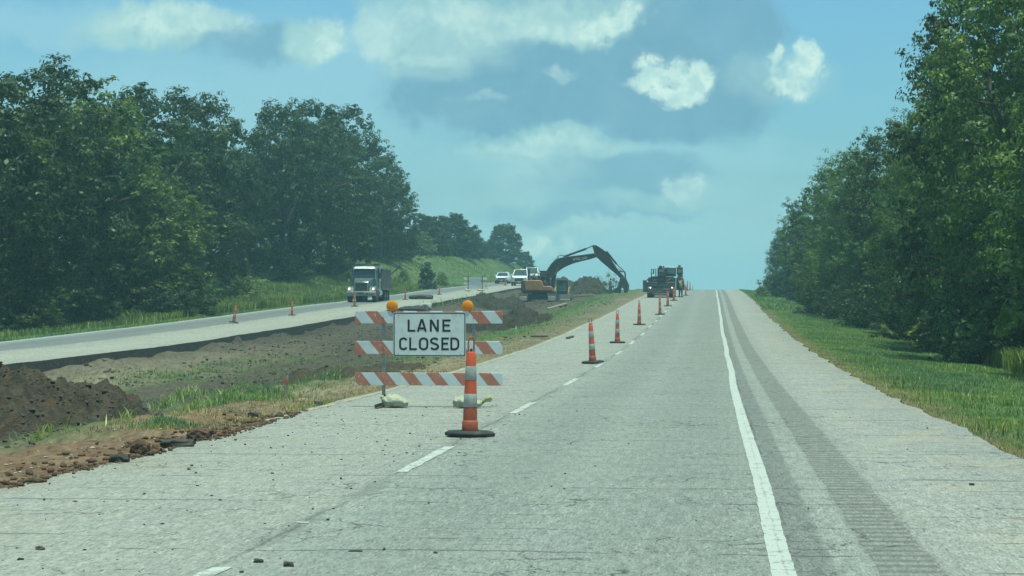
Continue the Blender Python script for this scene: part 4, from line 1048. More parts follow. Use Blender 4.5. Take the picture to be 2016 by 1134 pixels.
# ---- dump truck, heading for the camera (local -y is forward)
ty = 175.0; tX = tx(707, ty); tz = float(lroad_z(ty))
T = empty('dump_truck', (tX, ty, tz + .005), 0, 'grey-green dump truck with lit headlights coming down the opposite road', 'truck')
M_cab = simple('green_grey_cab_paint', (.085, .12, .12), .35, .1, .1, 1.5, spec=.55)
M_bed = simple('dump_body_steel', (.10, .105, .10), .6, .2, .2, 2, ((.12, .10, .08), .6))
hd = MB()
hd.add([(-.62, 0, .95), (.62, 0, .95), (-.80, 1.45, .95), (.80, 1.45, .95), (-.60, 0, 1.70), (.60, 0, 1.70), (-.80, 1.45, 1.98), (.80, 1.45, 1.98)], [(0, 2, 3, 1), (4, 5, 7, 6), (0, 1, 5, 4), (2, 6, 7, 3), (0, 4, 6, 2), (1, 3, 7, 5)])
hd.build('hood', M_cab, T, .06)
gr = MB().box(-.56, .56, -.05, -.005, .88, 1.62).build('grille', M_chrome, T, .02)
g2 = MB()
for k in range(7): g2.box(-.49, .49, -.062, -.052, .95 + k * .09, 1.012 + k * .09)
g2.build('grille_bars', M_dk2, gr)
MB().box(-.49, .49, -.0515, -.0505, .93, 1.58).build('grille_screen', M_dk, gr)
MB().box(-.03, .03, -.10, .04, 1.70, 1.86).build('hood_ornament', M_chrome, T, .01)
for s in (-1, 1):
    f = MB(); P2 = [(-.05, .80)] + [(.55 + .62 * math.cos(R(a)), .62 + .70 * math.sin(R(a))) for a in (165, 140, 110, 80, 50, 20, 5)] + [(1.1, .6), (1.02, .6)] + [(.55 + .50 * math.cos(R(a)), .52 + .56 * math.sin(R(a))) for a in (15, 45, 90, 135, 165)] + [(.0, .62)]
    f.prismx(P2, s * .66, s * 1.18); f.build('fender', M_cab, T, .03)
    hl = MB().box(s * .98 - .16, s * .98 + .16, -.09, -.03, .98, 1.18).build('headlight', M_chrome, T, .02)
    MB().lathe([(.002, -.02), (.085, -.012), (.085, .03)], 16, (s * .98, -.10, 1.08), 'y').build('lamp', M_head, hl)
    MB().box(s * 1.17 - .03, s * 1.17 + .03, -.06, .02, 1.0, 1.15).build('turn_signal', M_lampb, T)
    mr = MB().path([(s * 1.02, 1.6, 2.62), (s * 1.28, 1.45, 2.68), (s * 1.28, 1.45, 1.9)], .018, 6).build('mirror_arm', M_chrome, T)
    MB().box(s * 1.28 - .09, s * 1.28 + .09, 1.38, 1.44, 1.95, 2.45).build('mirror', M_dk, mr, .02)
    MB().lathe([(.02, -.02), (.10, 0), (.02, .02)], 12, (s * 1.30, 1.40, 1.78), 'y').build('round_mirror', M_chrome, mr)
    MB().path([(s * 1.08, 2.75, .9), (s * 1.08, 2.75, 3.05)], .07, 10).build('exhaust_stack', M_chrome, T, smooth_=True)
    MB().lathe([(.30, -.65), (.32, -.6), (.32, .6), (.30, .65)], 18, (s * .98, 2.3, .78), 'y').build('fuel_tank', M_chrome, T, smooth_=True)
    MB().box(s * 1.18 - .28 * (s > 0) * 0 - .05, s * 1.18 + .05, 1.9, 2.7, .45, .60).build('step', M_mid, T)
bp = MB().prismx([(-.18, .50), (-.20, .56), (-.20, .84), (-.10, .86), (.1, .86), (.1, .50)], -1.20, 1.20).build('bumper', simple('painted_bumper', (.24, .27, .26), .4, .3), T, .03)
MB().box(-.30, .20, -.215, -.203, .66, .80).build('number_plate_recess', M_dk, bp)
for s in (-1, 1): MB().box(s * .52 - .05, s * .52 + .05, -.26, -.18, .60, .78).build('tow_hook', M_dk, bp)
cb = MB(); cb.box(-1.0, 1.0, 1.46, 2.85, .95, 1.95)
cb.add([(-1.0, 1.46, 1.951), (1.0, 1.46, 1.951), (-1.0, 2.85, 1.951), (1.0, 2.85, 1.951), (-.93, 1.72, 2.72), (.93, 1.72, 2.72), (-.95, 2.82, 2.74), (.95, 2.82, 2.74)], [(0, 2, 3, 1), (4, 5, 7, 6), (0, 1, 5, 4), (2, 6, 7, 3), (0, 4, 6, 2), (1, 3, 7, 5)])
cb.build('cab', M_cab, T, .03)
MB().add([(-.90, 1.462, 2.0), (.90, 1.462, 2.0), (.86, 1.685, 2.62), (-.86, 1.685, 2.62), (-.90, 1.452, 2.0), (.90, 1.452, 2.0), (.86, 1.675, 2.62), (-.86, 1.675, 2.62)], [(0, 1, 2, 3), (7, 6, 5, 4), (0, 4, 5, 1), (3, 2, 6, 7), (0, 3, 7, 4), (1, 5, 6, 2)]).build('windscreen', M_glass, T)
for s in (-1, 1): MB().box(s * .995 - .01, s * .995 + .01, 1.75, 2.5, 2.05, 2.6).build('side_window', M_glass, T)
MB().frustum((-.90, .90, 1.45, 2.75), (-.80, .80, 1.72, 2.7), 2.72, 2.93).build('cab_roof', simple('pale_roof_paint', (.62, .64, .62), .25, .2, .05, 2), T, .05)
MB().frustum((-1.2, 1.2, 3.0, 7.7), (-1.24, 1.24, 2.95, 7.75), 1.15, 2.70).build('dump_body', M_bed, T, .02)
rb = MB()
for k in range(7):
    for s in (-1, 1): rb.box(s * 1.26 - .04, s * 1.26 + .04, 3.1 + k * .72, 3.22 + k * .72, 1.12, 2.70)
rb.build('body_ribs', M_mid, T)
MB().box(-1.28, 1.28, 2.9, 7.8, 2.70, 2.79).build('body_rim', M_mid, T, .01)
MB().box(-1.1, 1.1, 1.95, 3.1, 3.0, 3.06).add([], []).build('cab_shield', M_dk2, T, .01)
MB().path([(-1.1, 3.0, 2.95), (-.9, 3.1, 3.12), (.2, 3.2, 3.17), (1.05, 3.1, 3.10), (1.1, 3.0, 2.9)], .05, 6).build('tarp_roll', M_black, T)
MB().frustum((-1.05, 1.05, 3.0, 7.5), (-.5, .5, 4.0, 6.5), 2.62, 3.02).build('load', simple('soil_load', (.07, .055, .042), .95, 0, .3, 3, bump=.6), T)
MB().box(-.5, .5, .9, 7.7, .62, .95).build('chassis', M_dk, T)
MB().box(-1.05, 1.05, 1.4, 2.9, .95, .962).build('cab_floor', M_dk, T)
for s in (-1, 1):
    wheel(T, s * 1.02, .55, .52, .32)
    for y in (5.0, 6.35): wheel(T, s * .92, y, .52, .56)
    MB().box(s * .92 - .3, s * .92 + .3, 7.15, 7.2, .2, 1.0).build('mud_flap', M_black, T)
    MB().box(s * 1.22 - .02, s * 1.22 + .02, 3.9, 7.2, 1.10, 1.16).build('side_rail', M_chrome, T)

# ---- cars: body lofted from cross sections (local -y is forward)
def loft(secs, name, mat, parent, sub=1):
    """secs: (y, half width, z low, z high, top pinch)"""
    V = []; n = 12
    for y, hw, z0, z1, pin in secs:
        zz = [z0, z0, z0 + .12, z0 + (z1 - z0) * .55, z1 - .06, z1, z1]
        xx = [hw * .5, hw * .9, hw, hw, hw * (1 - pin * .5), hw * (1 - pin), hw * .45]
        ring = [(x, y, z) for x, z in zip(xx, zz)] + [(-x, y, z) for x, z in zip(xx[::-1], zz[::-1])]
        V += ring
    m_ = 14; Fc = []
    for i in range(len(secs) - 1):
        for k in range(m_): Fc.append((i * m_ + k, i * m_ + (k + 1) % m_, (i + 1) * m_ + (k + 1) % m_, (i + 1) * m_ + k))
    Fc += [tuple(range(m_ - 1, -1, -1)), tuple(range((len(secs) - 1) * m_, len(secs) * m_))]
    return MB().add(V, Fc).build(name, mat, parent, smooth_=True, subd=sub)
def car(name, label, X_, Y_, hw, hh, hoodz, length, kind, cat, beacon=False, rz=0):
    z = float(lroad_z(Y_)) if X_ < LEFT_IN else float(road_z(Y_))
    r = empty(name, (X_, Y_, z), rz, label, cat, 'white vehicles coming down the opposite road')
    c0_ = .32 * length; top = hh
    loft([(0, hw * .84, .42, hoodz * .82, .12), (.12, hw * .95, .32, hoodz * .93, .12), (.6, hw, .26, hoodz, .10), (c0_, hw, .26, hoodz + .08, .08), (length * .6, hw, .26, hoodz + .10, .06), (length - .15, hw, .30, hoodz + .08, .06), (length, hw * .9, .45, hoodz, .1)], 'body', M_white, r)
    b = .9 * length if kind != 'pickup' else .68 * length
    gl = MB(); ws = c0_ - .15
    a = [(-hw * .90, ws, hoodz + .02), (hw * .90, ws, hoodz + .02), (-hw * .92, b, hoodz + .02), (hw * .92, b, hoodz + .02), (-hw * .70, ws + .85, top - .04), (hw * .70, ws + .85, top - .04), (-hw * .74, b - .25, top - .04), (hw * .74, b - .25, top - .04)]
    gl.add(a, [(0, 2, 3, 1), (4, 5, 7, 6), (0, 1, 5, 4), (2, 6, 7, 3), (0, 4, 6, 2), (1, 3, 7, 5)]); gl.build('windows', M_glass, r, .02)
    MB().box(-hw * .72, hw * .72, ws + .82, b - .22, top - .05, top + .01).build('roof', M_white, r, .03)
    pl = MB()
    for s in (-1, 1):
        pl.path([(s * hw * .91, ws - .03, hoodz + .02), (s * hw * .71, ws + .83, top - .03)], .05, 6); pl.path([(s * hw * .93, b * .5 + ws * .5, hoodz + .02), (s * hw * .73, b * .5 + ws * .5 + .1, top - .03)], .05, 6); pl.path([(s * hw * .93, b, hoodz + .02), (s * hw * .74, b - .22, top - .03)], .06, 6)
    pl.build('pillars', M_white, r)
    gi = MB().box(-hw * .55, hw * .55, -.03, .05, .55, hoodz * .80).build('grille', M_dk, r, .02)
    MB().box(-hw * .9, hw * .9, -.05, .10, .30, .50).build('bumper', M_dk2 if kind != 'pickup' else M_mid, r, .03)
    MB().box(-.17, .17, -.065, -.052, .42, .54).build('number_plate', M_signw, gi)
    for s in (-1, 1):
        MB().box(s * hw * .76 - .13, s * hw * .76 + .13, -.01, .10, hoodz * .70, hoodz * .86).build('headlight', M_chrome, r, .02)
        MB().box(s * (hw + .12) - .10, s * (hw + .12) + .10, ws + .30, ws + .38, hoodz + .08, hoodz + .24).build('wing_mirror', M_white, r, .02)
        wheel(r, s * (hw - .12), .85, .34, .22); wheel(r, s * (hw - .12), length - .95, .34, .22)
    if kind == 'pickup': MB().box(-hw * .8, hw * .8, b + .05, length - .1, hoodz + .05, hoodz + .12).build('bed_rim', M_dk, r)
    if beacon: MB().lathe([(.09, 0), (.09, .1), (.06, .16), (.01, .18)], 12, (0, ws + 1.3, top + .01)).build('beacon', M_lampb, r, smooth_=True)
    return r
car('white_car', 'small white car with dark grille, left of the two cars on the opposite road', tx(987, 290), 290, .90, 1.55, .98, 4.5, 'suv', 'car')
car('white_van', 'white van with bright windscreen partly behind the excavator counterweight', tx(1022, 268), 268, 1.02, 2.05, 1.22, 5.2, 'van', 'van', True)
car('white_pickup_truck', 'white work vehicle behind the van, mostly hidden by the excavator', tx(1040, 292), 296, 1.02, 2.15, 1.25, 5.6, 'van', 'pickup truck')

# ---- excavator (house pointing right, undercarriage end-on)
EX = 207.0; es = F_PX / EX
E = empty('excavator', (tx(1062, EX), EX, CAM_H + (606 - 598) / es), 0, 'large dark-boomed orange excavator digging in the median', 'excavator')
ex = lambda px: (px - 1062) / es
ez = lambda py: (598 - py) / es
M_track = simple('track_steel', (.07, .062, .052), .75, .4, .35, 5, ((.16, .13, .09), .6))
M_shoe = simple('worn_track_shoe', (.42, .40, .35), .5, .4, .2, 6, ((.16, .13, .09), .35))
for s, c in ((-1, -1.31), (1, 1.37)):
    P2 = []
    for a in range(90, 271, 20): P2.append((-1.95 + .46 * math.cos(R(a)), .48 + .46 * math.sin(R(a))))
    for a in range(-90, 91, 20): P2.append((1.95 + .46 * math.cos(R(a)), .48 + .46 * math.sin(R(a))))
    tk = MB().prismx(P2, c - .40, c + .40).build('track', M_track, E, .02)
    gz = MB()
    for k in range(22): gz.box(c - .41, c + .41, -2.1 + k * .2, -2.03 + k * .2, .94, .985)
    for a in (105, 130, 155, 180, 205, 230, 255):
        ca, sa = math.cos(R(a)), math.sin(R(a)); gz.box(c - .41, c + .41, -.03, .03, -.03, .035, Matrix.Rotation(R(a - 90), 3, 'X'), (0, -1.95 + .48 * ca, .48 + .48 * sa))
    gz.build('track_shoes', M_track, tk)
    MB().box(c - .37, c + .37, -2.50, -2.44, .28, .66).build('front_shoe', M_shoe, tk, .015)
MB().box(-.95, .95, -1.3, 1.3, .38, .92).lathe([(.72, .92), (.72, 1.08)], 24, (0, 0, 0)).build('undercarriage', M_dk, E, .02)
H_ = bpy.data.objects.new('house', None)   # replaced below by a real deck mesh
bpy.data.objects.remove(H_)
deck = MB().box(ex(1031), ex(1093), -1.45, 1.45, 1.02, 1.22).build('deck', M_dk, E, .03)
z1 = ez(552); z2 = ez(563.5)
MB().prism([(ex(1036.5), 1.225), (ex(1090), 1.225), (ex(1090), z2 - .12), (ex(1086), z2), (ex(1073), z2), (ex(1069.5), z1 - .1), (ex(1066), z1), (ex(1036.5), z1)], -1.47, -.55).build('side_body', M_orp, E, .05)
MB().prism([(ex(1036.5), 1.225), (ex(1066), 1.225), (ex(1066), z1 - .02), (ex(1036.5), z1 - .02)], -.545, 1.44).build('engine_hood', M_dk2, E, .05)
cw = [(ex(1029.5), 1.05), (ex(1028.3), 1.2), (ex(1028.3), z1 - .15), (ex(1031), z1 + .0), (ex(1036.3), z1 + .0), (ex(1036.3), 1.05)]
MB().prism(cw, -1.46, 1.46).build('counterweight', M_dk2, E, .08)
MB().box(ex(1036.6), ex(1066), -1.485, -1.472, 1.24, 1.30).box(ex(1052), ex(1052.6), -1.48, -1.472, 1.3, z1 - .1).build('panel_seam', M_dk, E)
MB().path([(ex(1043), -.9, z1), (ex(1043), -.9, ez(531)), (ex(1042.4), -.9, ez(529))], [.11, .10, .09], 10).build('exhaust', M_dk, E, smooth_=True)
hr = MB()
for y in (-1.35, .2):
    hr.path([(ex(1047), y, z1), (ex(1047), y, ez(537)), (ex(1078), y, ez(538.5)), (ex(1078), y, z2 + .2)], .028, 6)
    hr.path([(ex(1047), y, ez(543)), (ex(1078), y, ez(544))], .022, 6)
    for p in (1055, 1063, 1071): hr.path([(ex(p), y, z1 - .3), (ex(p), y, ez(538))], .022, 6)
hr.path([(ex(1047), -1.35, ez(537)), (ex(1047), .2, ez(537))], .028, 6)
hr.build('handrail', M_dk, E)
MB().box(ex(1049), ex(1058), -1.0, -.2, z1 - .01, z1 + .32).box(ex(1060), ex(1067), -1.1, .3, z1 - .01, z1 + .42).box(ex(1070), ex(1080), -1.2, -.6, z2, z2 + .38).build('engine_top_box', M_dk2, E, .03)
MB().lathe([(.14, 0), (.14, .22), (.10, .28)], 12, (ex(1052), -.6, z1 + .3)).lathe([(.1, 0), (.1, .2)], 12, (ex(1075), -.9, z2 + .37)).build('air_filter', M_mid, E, smooth_=True)
# cab on the far side
cbm = MB().add([(ex(1062), .50, 1.23), (ex(1086), .50, 1.23), (ex(1062), 1.42, 1.23), (ex(1086), 1.42, 1.23), (ex(1063), .52, 3.05), (ex(1081), .52, 3.05), (ex(1063), 1.40, 3.05), (ex(1081), 1.40, 3.05)], [(0, 2, 3, 1), (4, 5, 7, 6), (0, 1, 5, 4), (2, 6, 7, 3), (0, 4, 6, 2), (1, 3, 7, 5)]).build('cab', M_dk2, E, .05)
MB().box(ex(1066), ex(1079), .485, .497, 2.1, 2.9).build('cab_window', M_glass, cbm)
MB().box(ex(1062), ex(1083), .47, 1.45, 3.06, 3.14).build('cab_roof', M_dk, cbm, .02)
by0, by1 = -.42, .12
bpx = [(1086, 566), (1086.5, 548), (1076, 536), (1080, 528), (1084.7, 521.5), (1091, 515), (1098, 509.5), (1105, 507.3), (1113.8, 505.5), (1140, 502.5), (1170, 498.6), (1175, 500.2), (1175.5, 506.3), (1160, 511), (1143, 514.8), (1129.6, 518.6), (1117, 523.6), (1106, 529.5), (1098, 536), (1094.4, 544), (1093.5, 556), (1092, 567)]
boom = MB().prism([(ex(x), ez(y)) for x, y in bpx], by0, by1).build('boom', M_dk, E, .03)
def plate_word(text, pxs, y0p, y1p, slope, yy, sw, mat, parent):
    mb = MB()
    for ch, (a, b) in zip(text, pxs):
        for k, (pts, cl) in enumerate(glyph(ch)):
            P2 = []
            for u_, v_ in pts:
                x = a + u_ * (b - a); P2.append((ex(x), ez(y1p + (y0p - y1p) * v_ + (x - pxs[0][0]) * slope)))
            ribbon(mb, P2, sw, yy - .001 * k, bool(cl))
    me = bpy.data.meshes.new('lettering'); me.from_pydata(mb.v, [], mb.f); me.materials.append(mat); o = bpy.data.objects.new('lettering', me); COL.objects.link(o); o.parent = parent
M_let = simple('pale_lettering', (.42, .44, .44), .5)
plate_word('VOLVO', [(1129, 1134), (1135, 1140), (1141, 1145), (1146, 1151), (1152, 1157)], 508.3, 513.2, -.11, by0 - .004, .055, M_let, boom)
spx = [(1167.0, 484.6), (1168.4, 482.4), (1174.6, 482.4), (1181, 486.4), (1187, 490.3), (1194.4, 496.3), (1203, 508.5), (1211, 521), (1218.5, 532.5), (1226, 540), (1231, 546.2), (1228, 548.3), (1222, 548.0), (1216.5, 542), (1205, 532.4), (1195, 523.8), (1185, 515.2), (1176, 506.8), (1173, 503.0), (1171.4, 498.5)]
stick = MB().prism([(ex(x), ez(y)) for x, y in spx], by0 + .06, by1 - .06).build('stick', M_dk, E, .03)
ym = (by0 + by1) / 2
q = lambda x, y, d=0: (ex(x), ym + d, ez(y))
cy1 = MB().tube(q(1110.5, 505.5), q(1155, 489.6), .105, n=12).build('stick_cylinder', M_dk, E, smooth_=True)
MB().tube(q(1155, 489.6), q(1168, 483.6), .055, n=10).build('piston_rod', M_mid, cy1, smooth_=True)
cy2 = MB().tube(q(1194.6, 494.6), q(1215, 520), .095, n=12).build('bucket_cylinder', M_dk, E, smooth_=True)
MB().tube(q(1215, 520), q(1230.6, 535), .05, n=10).build('piston_rod', M_mid, cy2, smooth_=True)
for s in (-1, 1):
    cy = MB().tube((ex(1090), ym + s * .42, ez(560)), (ex(1094), ym + s * .42, ez(541)), .10, n=12).build('boom_cylinder', M_dk, E, smooth_=True)
    MB().tube((ex(1094), ym + s * .42, ez(541)), (ex(1102), ym + s * .36, ez(525)), .05, n=10).build('piston_rod', M_mid, cy, smooth_=True)
MB().path([q(1230.6, 535), q(1231.8, 540), q(1232.2, 548)], .07, 8).path([q(1219.5, 534.4), q(1225, 535), q(1230.6, 535)], .055, 8).path([q(1220, 534), q(1222, 531), q(1225, 534)], .03, 6).build('bucket_link', M_dk, E)
hs = MB()
hs.path([q(1098, 511, -.2), q(1099, 504.5, -.2), q(1104, 502.6, -.2), q(1111, 504, -.2)], .025, 6).path([q(1099, 510, .1), q(1101, 503.5, .1), q(1106, 502.0, .1), q(1113, 504, .1)], .025, 6)
hs.path([q(1074, 537, -.1), q(1079, 531, -.1), q(1085, 521, -.1), q(1097, 508.6, -.1)], .03, 6).path([q(1168, 500, -.2), q(1171.5, 497, -.2), q(1174, 499, -.2)], .03, 6).path([q(1216, 531, -.1), q(1218.5, 529, -.1), q(1222, 532, -.1)], .025, 6)
hs.build('hydraulic_hose', M_black, E)
kp = [(1222.3, 546.6), (1231.8, 545.6), (1234.6, 550.5), (1237, 556), (1239.4, 562), (1239.0, 567), (1238.4, 571), (1235, 575.5), (1231, 577), (1229.4, 571), (1227.5, 566), (1224, 566.5), (1223.5, 572), (1223, 577.2), (1215, 576.6), (1207.3, 575.6), (1208, 571.5), (1212, 568.4), (1216, 566), (1218.4, 561), (1220.4, 555)]
bk = MB().prism([(ex(x), ez(y)) for x, y in kp], ym - .70, ym + .70).build('bucket', M_dk2, E, .03)
te = MB()
for k in range(5):
    y = ym - .62 + k * .31; te.add([(ex(1207.5), y - .05, ez(572)), (ex(1207.5), y + .05, ez(572)), (ex(1208), y + .05, ez(576)), (ex(1208), y - .05, ez(576)), (ex(1204.5), y, ez(577))], [(0, 1, 2, 3), (0, 1, 4), (1, 2, 4), (2, 3, 4), (3, 0, 4)])
te.build('bucket_teeth', M_mid, bk)

# ---- small tracked loader to the right of the excavator
DY = 213.0; ds = F_PX / DY
D = empty('compact_loader', (tx(1108, DY), DY, CAM_H + (606 - 592) / ds), R(-90), 'small yellow-orange tracked loader with green-tinted cab right of the excavator', 'loader')
for s in (-1, 1):
    P2 = [(-.9, .0), (-.98, .2), (-.7, .62), (.75, .62), (.98, .3), (.85, 0)]
    MB().prism([(a, b) for a, b in P2], s * .72 - .2, s * .72 + .2).build('track', M_track, D, .03)
MB().box(-.85, .85, -.5, .5, .35, 1.0).build('chassis', M_dk, D, .03)
M_tint = simple('green_tinted_glass', (.05, .13, .11), .15, 0, .2, 3, spec=.7)
cbd = MB().box(-.2, .62, -.48, .48, 1.0, 1.9).build('cab', M_tint, D, .03)
MB().box(-.26, .68, -.53, .53, 1.905, 1.98).box(-.25, -.17, -.52, -.44, 1, 1.9).box(-.25, -.17, .44, .52, 1, 1.9).box(.6, .67, -.52, -.45, 1, 1.9).box(.6, .67, .45, .52, 1, 1.9).build('cab_frame', M_dk, cbd)
MB().frustum((-.95, -.26, -.5, .5), (-.8, -.28, -.44, .44), 1.0, 1.42).build('engine_hood', M_orp, D, .04)
for s in (-1, 1): MB().path([(-.8, s * .66, 1.3), (.3, s * .66, 1.25), (1.15, s * .66, .75), (1.2, s * .66, .35)], .07, 8).build('lift_arm', M_orp, D)
MB().prism([(1.15, .05), (1.75, .02), (1.78, .08), (1.3, .15), (1.22, .6), (1.15, .6)], -.85, .85).build('bucket', M_mid, D, .01)

# ---- crane truck facing the camera in the closed lane
KY = 196.0; ks = F_PX / KY
K = empty('crane_truck', (tx(1301, KY), KY, float(road_z(KY)) + .004), 0, 'dark crane truck facing the camera in our closed left lane', 'truck')
kx = lambda px: (px - 1301) / ks
kz = lambda py: (587 - py) / ks
MB().box(kx(1274), kx(1329.5), .0, .5, .62, kz(556)).frustum((kx(1276), kx(1328), .5, 1.9), (kx(1278), kx(1326), .5, 1.9), .7, 1.2).build('front_body', M_dk, K, .05)
MB().box(kx(1274.5), kx(1329), -.16, -.01, .36, .80).build('bumper', M_dk2, K, .03)
MB().box(kx(1296), kx(1302), -.175, -.163, .50, .62).build('number_plate', M_mid, K)
for px in (1277.4, 1281.2, 1323.6):
    h = MB().box(kx(px) - .11, kx(px) + .11, -.05, -.012, kz(570.5), kz(564.5)).build('headlight', M_dk2, K, .01)
    MB().lathe([(.002, -.01), (.065, -.004), (.065, .02)], 12, (kx(px), -.065, kz(567.3)), 'y').build('lamp', M_head if px != 1277.4 else M_chrome, h)
MB().box(kx(1283), kx(1318), -.02, -.011, kz(562.3), kz(561.6)).box(kx(1285), kx(1293), -.03, -.012, kz(563), kz(562)).build('bright_bar', M_mid, K)
MB().box(-.55, .55, .5, 8.5, .55, .95).build('chassis', M_dk, K)
MB().box(kx(1287), kx(1318), .3, .42, .24, .34).build('axle_beam', M_mid, K); MB().box(kx(1286), kx(1322), 3.1, 3.22, .20, .28).build('axle_beam', M_mid, K)
for px in (1280, 1323):
    for y in (.95, 4.6, 5.9): wheel(K, kx(px), y, .52, .50)
MB().box(kx(1281.5), kx(1325), .4, 3.0, kz(556) + .001, kz(544.5)).build('engine_cover', M_dk, K, .06)
MB().box(kx(1284), kx(1304), .36, .395, kz(553.4), kz(552.8)).box(kx(1291), kx(1297), .36, .395, kz(545.2), kz(544.4)).box(kx(1305), kx(1311), .36, .395, kz(545.2), kz(544.4)).path([(kx(1286), .3, kz(553)), (kx(1296), .2, kz(551.5)), (kx(1306), .3, kz(549))], .03, 6).path([(kx(1305), .3, kz(554)), (kx(1318), .2, kz(552)), (kx(1322), .3, kz(547))], .03, 6).build('pipe', M_mid, K)
MB().box(kx(1292), kx(1301), .375, .395, kz(556) - .02, kz(554.6)).box(kx(1310), kx(1316), .375, .395, kz(550.4), kz(549)).build('grille_slot', M_rust, K)
bh = MB().box(kx(1295), kx(1312), -.1, 6.5, kz(545), kz(528.5)).build('crane_boom', M_dk, K, .05)
MB().box(kx(1296.5), kx(1304.5), -.34, -.305, kz(542.2), kz(541.2)).box(kx(1298), kx(1308), -.33, -.305, kz(537), kz(531)).build('boom_head', M_mid, bh)
MB().lathe([(.14, -.1), (.17, -.06), (.17, .06), (.14, .1)], 18, (kx(1301), -.1, kz(527.5)), 'y').build('sheave', M_dk, bh)
MB().path([(kx(1307), .1, kz(529)), (kx(1307), .1, kz(524.8))], .07, 8).build('hook_block', M_dk, bh)
mf = MB().path([(kx(1282.8), .6, kz(545)), (kx(1282.8), .6, kz(531)), (kx(1291.5), .6, kz(530.4)), (kx(1291.5), .6, kz(545))], .045, 6).path([(kx(1282.8), .6, kz(538)), (kx(1286), .6, kz(539.5))], .03, 6).build('guard_frame', M_dk, K)
MB().box(kx(1285.8), kx(1288.4), .55, .62, kz(540), kz(531.5)).build('mirror', M_dk2, mf)
uc = MB().box(kx(1311.5), kx(1330.6), 1.2, 3.0, kz(544.4), kz(538.8)).box(kx(1311.5), kx(1313.5), 1.2, 3.0, kz(538.8), kz(528.2)).box(kx(1329.2), kx(1330.6), 1.2, 3.0, kz(538.8), kz(528.2)).build('operator_cab', M_dk, K, .02)
MB().box(kx(1313.6), kx(1329.1), 1.25, 1.27, kz(538.7), kz(528.3)).build('cab_glass', simple('sky_tinted_glass', (.10, .19, .19), .12, 0, .1, 2, spec=.9), uc)
MB().box(kx(1308), kx(1331), 1.1, 3.1, kz(528.1), kz(526.0)).build('cab_roof', simple('pale_cab_roof', (.66, .68, .66), .35), uc, .02)
MB().box(kx(1331.2), kx(1343.2), 4.5, 5.5, kz(539.4), kz(525.2)).build('side_cabinet', M_dk, K, .03)
MB().box(kx(1333.5), kx(1341.2), 4.47, 4.495, kz(536.5), kz(529.5)).build('cabinet_panel', simple('tan_panel', (.22, .18, .13), .7, 0, .3, 6), K)
MB().box(kx(1332.6), kx(1343), 4.55, 5.5, kz(554), kz(539.5)).build('tool_rack', simple('tan_rack', (.19, .165, .13), .75, 0, .35, 7), K, .02)
MB().prism([(kx(1329.6), .75), (kx(1345.8), .75), (kx(1346.2), kz(564)), (kx(1345), kz(554)), (kx(1343.2), kz(546)), (kx(1329.6), kz(546))], 5.55, 9.5).build('fuel_box', M_dk, K, .03)
MB().lathe([(.05, 0), (.12, .05), (.13, .14), (.06, .22)], 12, (kx(1336.5), 5.0, kz(525.2))).build('strobe', M_dk, K, smooth_=True)
MB().box(kx(1266.2), kx(1273.5), .2, .9, kz(576), kz(552.5)).build('outrigger_box', M_dk2, K, .02)
MB().box(kx(1274), kx(1278), .25, .8, kz(553.5), kz(550)).build('outrigger_beam', M_dk, K, .02)
# truck bed trailing behind
MB().box(-1.2, 1.2, 3.2, 9.0, 1.0, kz(546)).build('deck_box', M_dk2, K, .03)
# ------------------------------------------------------------------ earth heaps, clods and litter
def soil(name, a, b, c2=None, bd=.08):
    t = NT(name); co = t.obj(); n1 = t.noise(co, 1.4, 5, .65); n2 = t.noise(co, 9, 5, .7)
    c = t.mix(t.mapr(n1, .35, .65), a, b)
    if c2: c = t.mix(t.mapr(t.noise(co, 2.6, 4, .6), .52, .62), c, c2)
    c = t.mix(t.mapr(n2, .3, .62, .55, 0), c, (.022, .017, .012))
    return t.out(c, .95, 0, t.bump(t.math('ADD', n2, t.noise(co, 30, 3, .7)), .9, bd), .12)
M_soil = soil('turned_soil', (.068, .057, .044), (.120, .100, .076), (.13, .090, .062))
M_dsoil = soil('dark_turned_soil', (.040, .040, .032), (.085, .078, .060))
M_clod = soil('soil_clod', (.070, .060, .047), (.120, .104, .080), None, .012)
M_redsoil = soil('red_clay_soil', (.10, .060, .040), (.17, .112, .072), None, .02)
def heap(name, cx, cy, rx, ry_, h, label, mat=M_soil, seed=0, peaks=None, n=90, cat='dirt mound', rough=.3):
    u_ = np.linspace(-1, 1, n); U, V_ = np.meshgrid(u_, u_)
    x = cx + U * rx; y = cy + V_ * ry_
    r = np.sqrt(U ** 2 + V_ ** 2) + fbm(U * 2.2 + seed, V_ * 2.2, seed, 4) * .28
    prof = np.clip(1 - r, 0, 1) ** .8
    z = prof * h * (1 + .25 * fbm(U * 3 + seed, V_ * 3, seed + 3, 4))
    if peaks:
        for px_, py_, pr, ph in peaks: z = np.maximum(z, ph * np.clip(1 - np.sqrt(((U - px_) / pr) ** 2 + ((V_ - py_) / pr) ** 2) + fbm(U * 5, V_ * 5, seed + 9, 3) * .2, 0, 1) ** .8)
    k = smooth(0, .15, prof)
    z = z + k * rough * 1.25 * (np.abs(fbm(x * 1.9, y * 1.9, seed + 5, 4)) * .9 + fbm(x * 5, y * 5, seed + 6, 3) * .35 + (fbm(x * 11, y * 11, seed + 8, 2) * .22 if n > 100 else 0))
    z = z * smooth(1.0, .8, np.maximum(np.abs(U), np.abs(V_)))
    Z = H(x, y) - .14 + z
    V = np.stack([x - cx, y - cy, Z - ground(cx, cy)], -1).reshape(-1, 3)
    o = mesh_obj(name, V, grid_faces(n, n), mat, None, True); o.location = (cx, cy, ground(cx, cy))
    return tag(o, label, cat)
